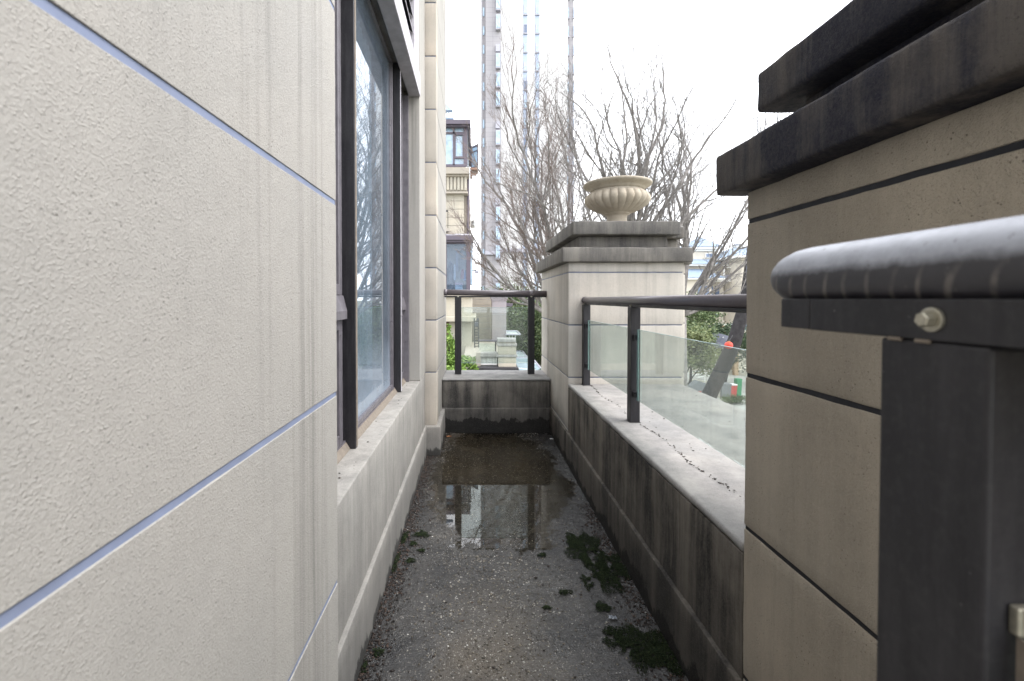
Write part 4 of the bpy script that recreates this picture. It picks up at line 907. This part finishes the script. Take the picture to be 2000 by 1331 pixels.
# strips
for xs_ in (1021, 1044): MB().box(X(xs_), X(xs_+8), DW-.06, DW+.05, -5, TOP-1).build('spandrel_strip', M['spandrel'], tw)
def wdw(xa, xb, ya, h, mat, dz=.9):
    f_ = MB().box(X(xa), X(xb), ya-.10, ya-.02, zf(0)+dz, zf(0)+dz+h).build('window', M['tower_trim'], tw)
    w_ = X(xb)-X(xa)
    MB().box(X(xa)+.10, X(xa)+w_*.52, ya-.13, ya-.09, zf(0)+dz+.1, zf(0)+dz+h-.1).build('pane', M[mat], f_)
    MB().box(X(xa)+w_*.56, X(xb)-.06, ya-.13, ya-.09, zf(0)+dz+.1, zf(0)+dz+h-.1).build('pane', M[mat], f_)
    MB().box(X(xa)-.06, X(xb)+.06, ya-.22, ya-.02, zf(0)+dz-.15, zf(0)+dz-.003).build('sill', M['tower_trim'], f_)
    return f_
protos = [wdw(1021.5, 1028.5, DW-.04, 1.45, 'bglass'), wdw(1044.5, 1051.5, DW-.04, 1.45, 'bglass'), wdw(1107.5, 1111.5, DW+.9, 1.7, 'bglass'), wdw(1119, 1122, DW+.85, 1.7, 'bglass')]
dk = wdw(1021.5, 1028.5, DW-.04, 1.45, 'dglass'); first_dk = True
for i in range(1, nf-1):
    for j, p_ in enumerate(protos):
        src = dk if (j == 0 and i % 3 == 1) else p_
        moved(src, 0, 0, i*FH)
dk.location.z += (nf-1)*FH
# bay windows in the slot between the wings
bay = MB().box(X(967), X(975.5), DW-2.1, DW-1.52, zf(0)+.4, zf(0)+2.75).build('bay_window', M['tower_trim'], tw)
MB().box(X(967.6), X(970.6), DW-2.14, DW-2.08, zf(0)+.6, zf(0)+2.6).build('pane', M['bglass'], bay)
MB().box(X(971.2), X(974.8), DW-2.14, DW-2.08, zf(0)+.6, zf(0)+2.6).build('pane', M['bglass'], bay)
for i in range(1, nf-1):
    if i % 4 != 3: moved(bay, 0, 0, i*FH)
slot = MB().box(X(966.8), X(975.2), DW-1.9, DW-1.53, zf(3)+.1, zf(3)+1.2).build('balcony', M['tower_trim'], tw)
for i in range(1, 6): moved(slot, 0, 0, i*FH*4)
sw = MB().box(X(943), X(946), DW+.38, DW+.48, zf(0)+.9, zf(0)+2.3).build('window', M['bglass'], tw)
for i in range(1, nf-1): moved(sw, 0, 0, i*FH)
MB().box(X(975), X(1122), DW-.5, DW, zz(494, DW), zz(487, DW)).build('string_course', M['tower_trim'], tw)
MB().box(X(947), X(977), DW-1.9, DW-1.5, zz(500, DW), zz(493, DW)).build('string_course', M['tower_trim'], tw)

# ================================================================== VILLAS AND COURTYARD (right)
DV = 48.0
def VX(x): return (x-928)*DV/900
def VZ(y): return EYE+(584-y)*DV/900
v1 = thing('villa', (24, 50, -5), 'cream villa with a pyramid roofed belvedere and blue roofs', 'villa')
def pyr(xa, xb, ya, yb, z0, xc, yc, z1, xc2=None):
    xc2 = xc if xc2 is None else xc2
    return MB().add([(xa, ya, z0), (xb, ya, z0), (xb, yb, z0), (xa, yb, z0), (xc, yc, z1), (xc2, yc, z1)], [(0, 1, 5, 4), (1, 2, 5), (2, 3, 4, 5), (3, 0, 4), (0, 3, 2, 1)])
pyr(VX(1346), VX(1412), 48, 51.6, VZ(482), VX(1381), 49.8, VZ(458)).build('belvedere_roof', M['roof'], v1)
MB().rbox(VX(1348), VX(1410), 48.1, 51.5, VZ(487), VZ(482.3), .03).rbox(VX(1352), VX(1406), 48.3, 51.3, VZ(490.5), VZ(487.2), .03).build('eave', M['white'], v1)
MB().box(VX(1356), VX(1402), 48.5, 51, VZ(530), VZ(490.7)).build('belvedere_wall', M['villa'], v1)
wn_ = MB().box(VX(1381), VX(1396), 48.4, 48.49, VZ(503), VZ(494)).build('window', M['white'], v1); MB().box(VX(1382.5), VX(1387.8), 48.34, 48.39, VZ(501.5), VZ(495.5)).box(VX(1389), VX(1394.5), 48.34, 48.39, VZ(501.5), VZ(495.5)).build('pane', M['dglass'], wn_)
pyr(VX(1290), VX(1412), 46.5, 53, VZ(518), VX(1340), 50, VZ(497), VX(1375)).build('roof', M['roof'], v1)
MB().rbox(VX(1292), VX(1411), 46.6, 53, VZ(521.5), VZ(518.3), .03).build('eave', M['white'], v1)
MB().box(VX(1300), VX(1405), 47.2, 53, -5, VZ(521.7)).build('wall', M['villa'], v1)
pyr(VX(1290), VX(1390), 45.2, 47.3, VZ(545), VX(1310), 47, VZ(527), VX(1362)).build('roof', M['roof'], v1)
MB().rbox(VX(1292), VX(1389), 45.3, 47.19, VZ(548.5), VZ(545.2), .03).build('eave', M['white'], v1)
MB().box(VX(1300), VX(1368), 45.8, 47.19, -5, VZ(548.7)).build('wall', M['villa'], v1)
for x in (1392, 1380): MB().box(VX(x), VX(x+5), 47.05, 47.19, VZ(550), VZ(532)).build('window', M['dglass'], v1)
for x in (1342, 1355, 1376, 1388): MB().box(VX(x), VX(x+7), 45.6 if x < 1365 else 47.0, 45.79 if x < 1365 else 47.19, VZ(618), VZ(560)).build('window', M['dglass'], v1)
MB().box(VX(1368), VX(1408), 46.2, 46.4, VZ(552), VZ(548)).build('balcony', M['white'], v1)
for k in range(8): MB().box(VX(1396+k*1.9), VX(1396.8+k*1.9), 46.2, 46.3, VZ(548), VZ(539)).build('baluster', M['tower_trim'], v1)
MB().box(VX(1395), VX(1397), 46.2, 46.3, VZ(548), VZ(524)).box(VX(1395), VX(1408), 46.2, 46.3, VZ(526), VZ(524)).build('balcony_frame', M['white'], v1)
v2 = thing('villa', (28, 46, -5), 'cream villa with overhanging blue hipped roof and lantern beside the near pillar', 'villa')
pyr(VX(1392), VX(1530), 43.4, 52, VZ(507), VX(1432), 48, VZ(484), VX(1500)).build('roof', M['roof'], v2)
MB().rbox(VX(1392), VX(1530), 43.4, 52, VZ(511), VZ(507.3), .03).build('eave', M['white'], v2)
MB().rbox(VX(1402), VX(1525), 43.9, 51.5, VZ(515), VZ(511.2), .03).build('eave', M['villa'], v2)
MB().box(VX(1408), VX(1520), 44.3, 51, -5, VZ(515.2)).build('wall', M['villa'], v2)
MB().box(VX(1434), VX(1446), 47.5, 48.3, VZ(489), VZ(479)).build('roof_vent', M['white'], v2)
pyr(VX(1430), VX(1450), 47.3, 48.5, VZ(479), VX(1440), 48, VZ(475)).build('roof_vent_cap', M['tower_trim'], v2)
for (a, b, c_, d_) in ((1415, 1418, 524, 543), (1429, 1432, 522, 541), (1413, 1417, 566, 580), (1452, 1460, 528, 545), (1452, 1460, 566, 580), (1414, 1420, 612, 640), (1448, 1458, 600, 640)):
    w_ = MB().box(VX(a), VX(b), 44.16, 44.29, VZ(d_), VZ(c_)).build('window', M['dglass'], v2); MB().box(VX(a)-.08, VX(b)+.08, 44.1, 44.28, VZ(d_)-.12, VZ(d_)-.01).build('sill', M['white'], w_)
for y in (551, 561): MB().box(VX(1406), VX(1522), 44.15, 44.299, VZ(y+1.5), VZ(y)).build('string_course', M['villa'], v2)
for x in (1416, 1430, 1446): MB().box(VX(x), VX(x+4), 43.2, 43.5, -5, VZ(590)).build('column', M['villa'], v2)
tv = thing('balustrade', (26, 40, -5), 'low tan balustrade piers with urn finials and dark grille before the villa', 'balustrade')
DB = 38.0
def BX(x): return (x-928)*DB/900
def BZ(y): return EYE+(584-y)*DB/900
for x in (1411, 1436):
    MB().rbox(BX(x), BX(x+8), DB, DB+.6, -5, BZ(636), .02).build('pier', M['brick_tan'], tv); MB().rbox(BX(x-1), BX(x+9), DB-.05, DB+.65, BZ(635.8), BZ(633.5), .02).build('pier_cap', M['white'], tv)
    MB().lathe([(.02, 0), (.12, 0), (.06, .08), (.18, .2), (.2, .25), (.0, .25)], (BX(x+4), DB+.3, BZ(633.3)), 12).build('finial', M['house4'], tv, True)
for k in range(6): MB().box(BX(1420+k*2.7), BX(1421.2+k*2.7), DB+.2, DB+.26, BZ(650), BZ(634)).build('baluster', M['metal'], tv)
MB().box(BX(1419), BX(1436), DB+.1, DB+.5, BZ(656), BZ(651)).build('plinth', M['tower_trim'], tv); MB().box(BX(1419), BX(1436), DB+.15, DB+.3, BZ(635), BZ(633.6)).build('rail', M['tower_trim'], tv)
MB().box(BX(1395), BX(1460), DB+.7, DB+1.2, -5, BZ(652)).build('wall', M['stonewall'], tv)
def parasol(px_, py_, Y, r, label):
    p = at(px_, py_, Y); t_ = thing('parasol', (p.x, Y, -5), label, 'parasol', 'dark parasols before the villas')
    mb = MB().add([(p.x+r*math.cos(a*math.pi/4), Y+r*math.sin(a*math.pi/4), p.z-.38) for a in range(8)]+[(p.x, Y, p.z), (p.x, Y, p.z-.04)], [(a, (a+1) % 8, 8) for a in range(8)]+[((a+1) % 8, a, 9) for a in range(8)])
    mb.build('canopy', M['canvas_dark'], t_); MB().tube([(p.x, Y, -5), (p.x, Y, p.z+.05)], .03, 8).build('pole', M['white'], t_)
parasol(1401, 650, 33, 1.3, 'dark parasol furthest left in front of the villa balustrade')
parasol(1413, 660, 31, 1.0, 'dark parasol just left of the red lantern')
parasol(1398, 666, 30, .8, 'lowest dark parasol behind the yellow green tree')
ln = thing('lantern', at(1424, 675, 14.6), 'round red lantern hanging by the leaning trunk', 'lantern')
MB().lathe([(.02, -.11), (.07, -.10), (.12, -.04), (.125, .02), (.09, .09), (.03, .11), (.0, .115)], at(1424, 675, 14.6), 16).build('shade', M['lantern_red'], ln, True)
MB().tube([at(1424, 668, 14.6), at(1432, 655, 14.8)], .006, 5).build('cord', M['metal'], ln)
MB().tube([at(1424, 668.5, 14.6), at(1424, 667, 14.6)], .05, 10).build('cap', M['leaf_orange'], ln)

# courtyard: curved low walls, handrails, bins, hedge
def gz(x, y): return onz(x, y, -4.99)
for i, (cxp, cyp, r0, r1_) in enumerate(((1425, 745, 3.3, 3.7), (1425, 745, 4.8, 5.2), (1425, 745, 6.4, 6.8))):
    c0 = gz(cxp, cyp); mb = MB(); poly = []
    for a in range(25): an = math.pi*(.05+1.3*a/24); poly.append((c0.x+r1_*math.cos(an)*1.2, c0.y+r1_*math.sin(an)))
    for a in range(24, -1, -1): an = math.pi*(.05+1.3*a/24); poly.append((c0.x+r0*math.cos(an)*1.2, c0.y+r0*math.sin(an)))
    n_ = len(poly); mb.v = [(p[0], p[1], z_) for z_ in (-4.99, -4.55) for p in poly]
    for k in range(24): mb.f += [(k+n_, k+1+n_, n_-2-k+n_, n_-1-k+n_), (k, k+n_, k+1+n_, k+1) if False else (k, k+1, k+1+n_, k+n_), (n_-1-k, n_-2-k, n_-2-k+n_, n_-1-k+n_)]
    tag(mb.build('curved_wall', M['stonewall']), ['innermost', 'middle', 'outermost'][i]+' pale curved low wall in the courtyard behind the bins', 'low wall', 'curved courtyard walls')
hr = thing('courtyard_handrail', gz(1380, 735), 'three white parallel courtyard handrails behind the leaning trunk', 'handrail')
for k in range(3): MB().tube([at(1340+k*12, 730+k*4, 31), at(1408, 718+k*6.5, 34)], .045, 6).build('rail', M['white'], hr)
for x, y in ((1345, 730), (1378, 736), (1404, 728)): MB().tube([at(x, y, 31), at(x, y+20, 31)], .03, 6).build('post', M['white'], hr)
def bin_(px_, Y, w, h, mat, label, lid):
    p = at(px_, 700, Y); t_ = thing('rubbish_bin', (p.x, Y, -4.98), label, 'bin', 'rubbish bins in the courtyard')
    z0 = -4.98; mb = MB().add([(p.x-w*.42, Y-w*.42, z0), (p.x+w*.42, Y-w*.42, z0), (p.x+w*.42, Y+w*.42, z0), (p.x-w*.42, Y+w*.42, z0), (p.x-w*.5, Y-w*.5, z0+h), (p.x+w*.5, Y-w*.5, z0+h), (p.x+w*.5, Y+w*.5, z0+h), (p.x-w*.5, Y+w*.5, z0+h)], [(0, 3, 2, 1), (4, 5, 6, 7), (0, 1, 5, 4), (1, 2, 6, 5), (2, 3, 7, 6), (3, 0, 4, 7)])
    mb.build('body', M[mat], t_); MB().rbox(p.x-w*.53, p.x+w*.53, Y-w*.53, Y+w*.53, z0+h+.003, z0+h+.07, .02).build('lid', M[lid], t_)
    for s_ in (-1, 1): MB().tube([(p.x+s_*w*.3, Y+w*.45, z0+.08), (p.x+s_*w*.36, Y+w*.45, z0+.08)], .08, 10).build('wheel', M['canvas_dark'], t_)
bin_(1416, 29.5, .62, .85, 'bin_grey', 'grey rubbish bin leftmost of the three courtyard bins', 'bin_grey')
bin_(1430, 29.5, .50, .80, 'bin_red', 'red rubbish bin between the grey and the green bin', 'paper_white')
bin_(1443, 30.0, .34, 1.05, 'bin_green', 'green rubbish bin rightmost of the three courtyard bins', 'bin_green')
hp = crown_points(gz(1436, 790)+Vector((0, 0, .25)), (1.1, .4, .3), 2500, 30, .35); V, F = leaf_faces(hp, nr.uniform(.03, .06, 2500)); tag(quick_mesh('hedge', V, F, M['leaf_olive']), 'low clipped green hedge in front of the courtyard bins', 'hedge')
hb = thing('covered_scooter', gz(1355, 775), 'parked scooter with grey cover and red body by the courtyard rails', 'scooter')
c0 = gz(1353, 775)
MB().prism([(c0.x-.8, -4.6), (c0.x-.5, -4.2), (c0.x-.1, -4.25), (c0.x+.3, -3.95), (c0.x+.75, -4.1), (c0.x+.95, -4.5), (c0.x+.5, -4.7), (c0.x-.5, -4.75)], c0.y-.3, c0.y+.3).build('cover', M['bin_grey'], hb)
MB().prism([(c0.x-.6, -4.8), (c0.x+.4, -4.8), (c0.x+.45, -4.6), (c0.x-.65, -4.6)], c0.y-.34, c0.y+.2).build('body', M['bin_red'], hb)
for s_ in (-.65, .7): MB().tube([(c0.x+s_, c0.y-.06, -4.75), (c0.x+s_, c0.y+.06, -4.75)], .24, 14).build('wheel', M['canvas_dark'], hb)
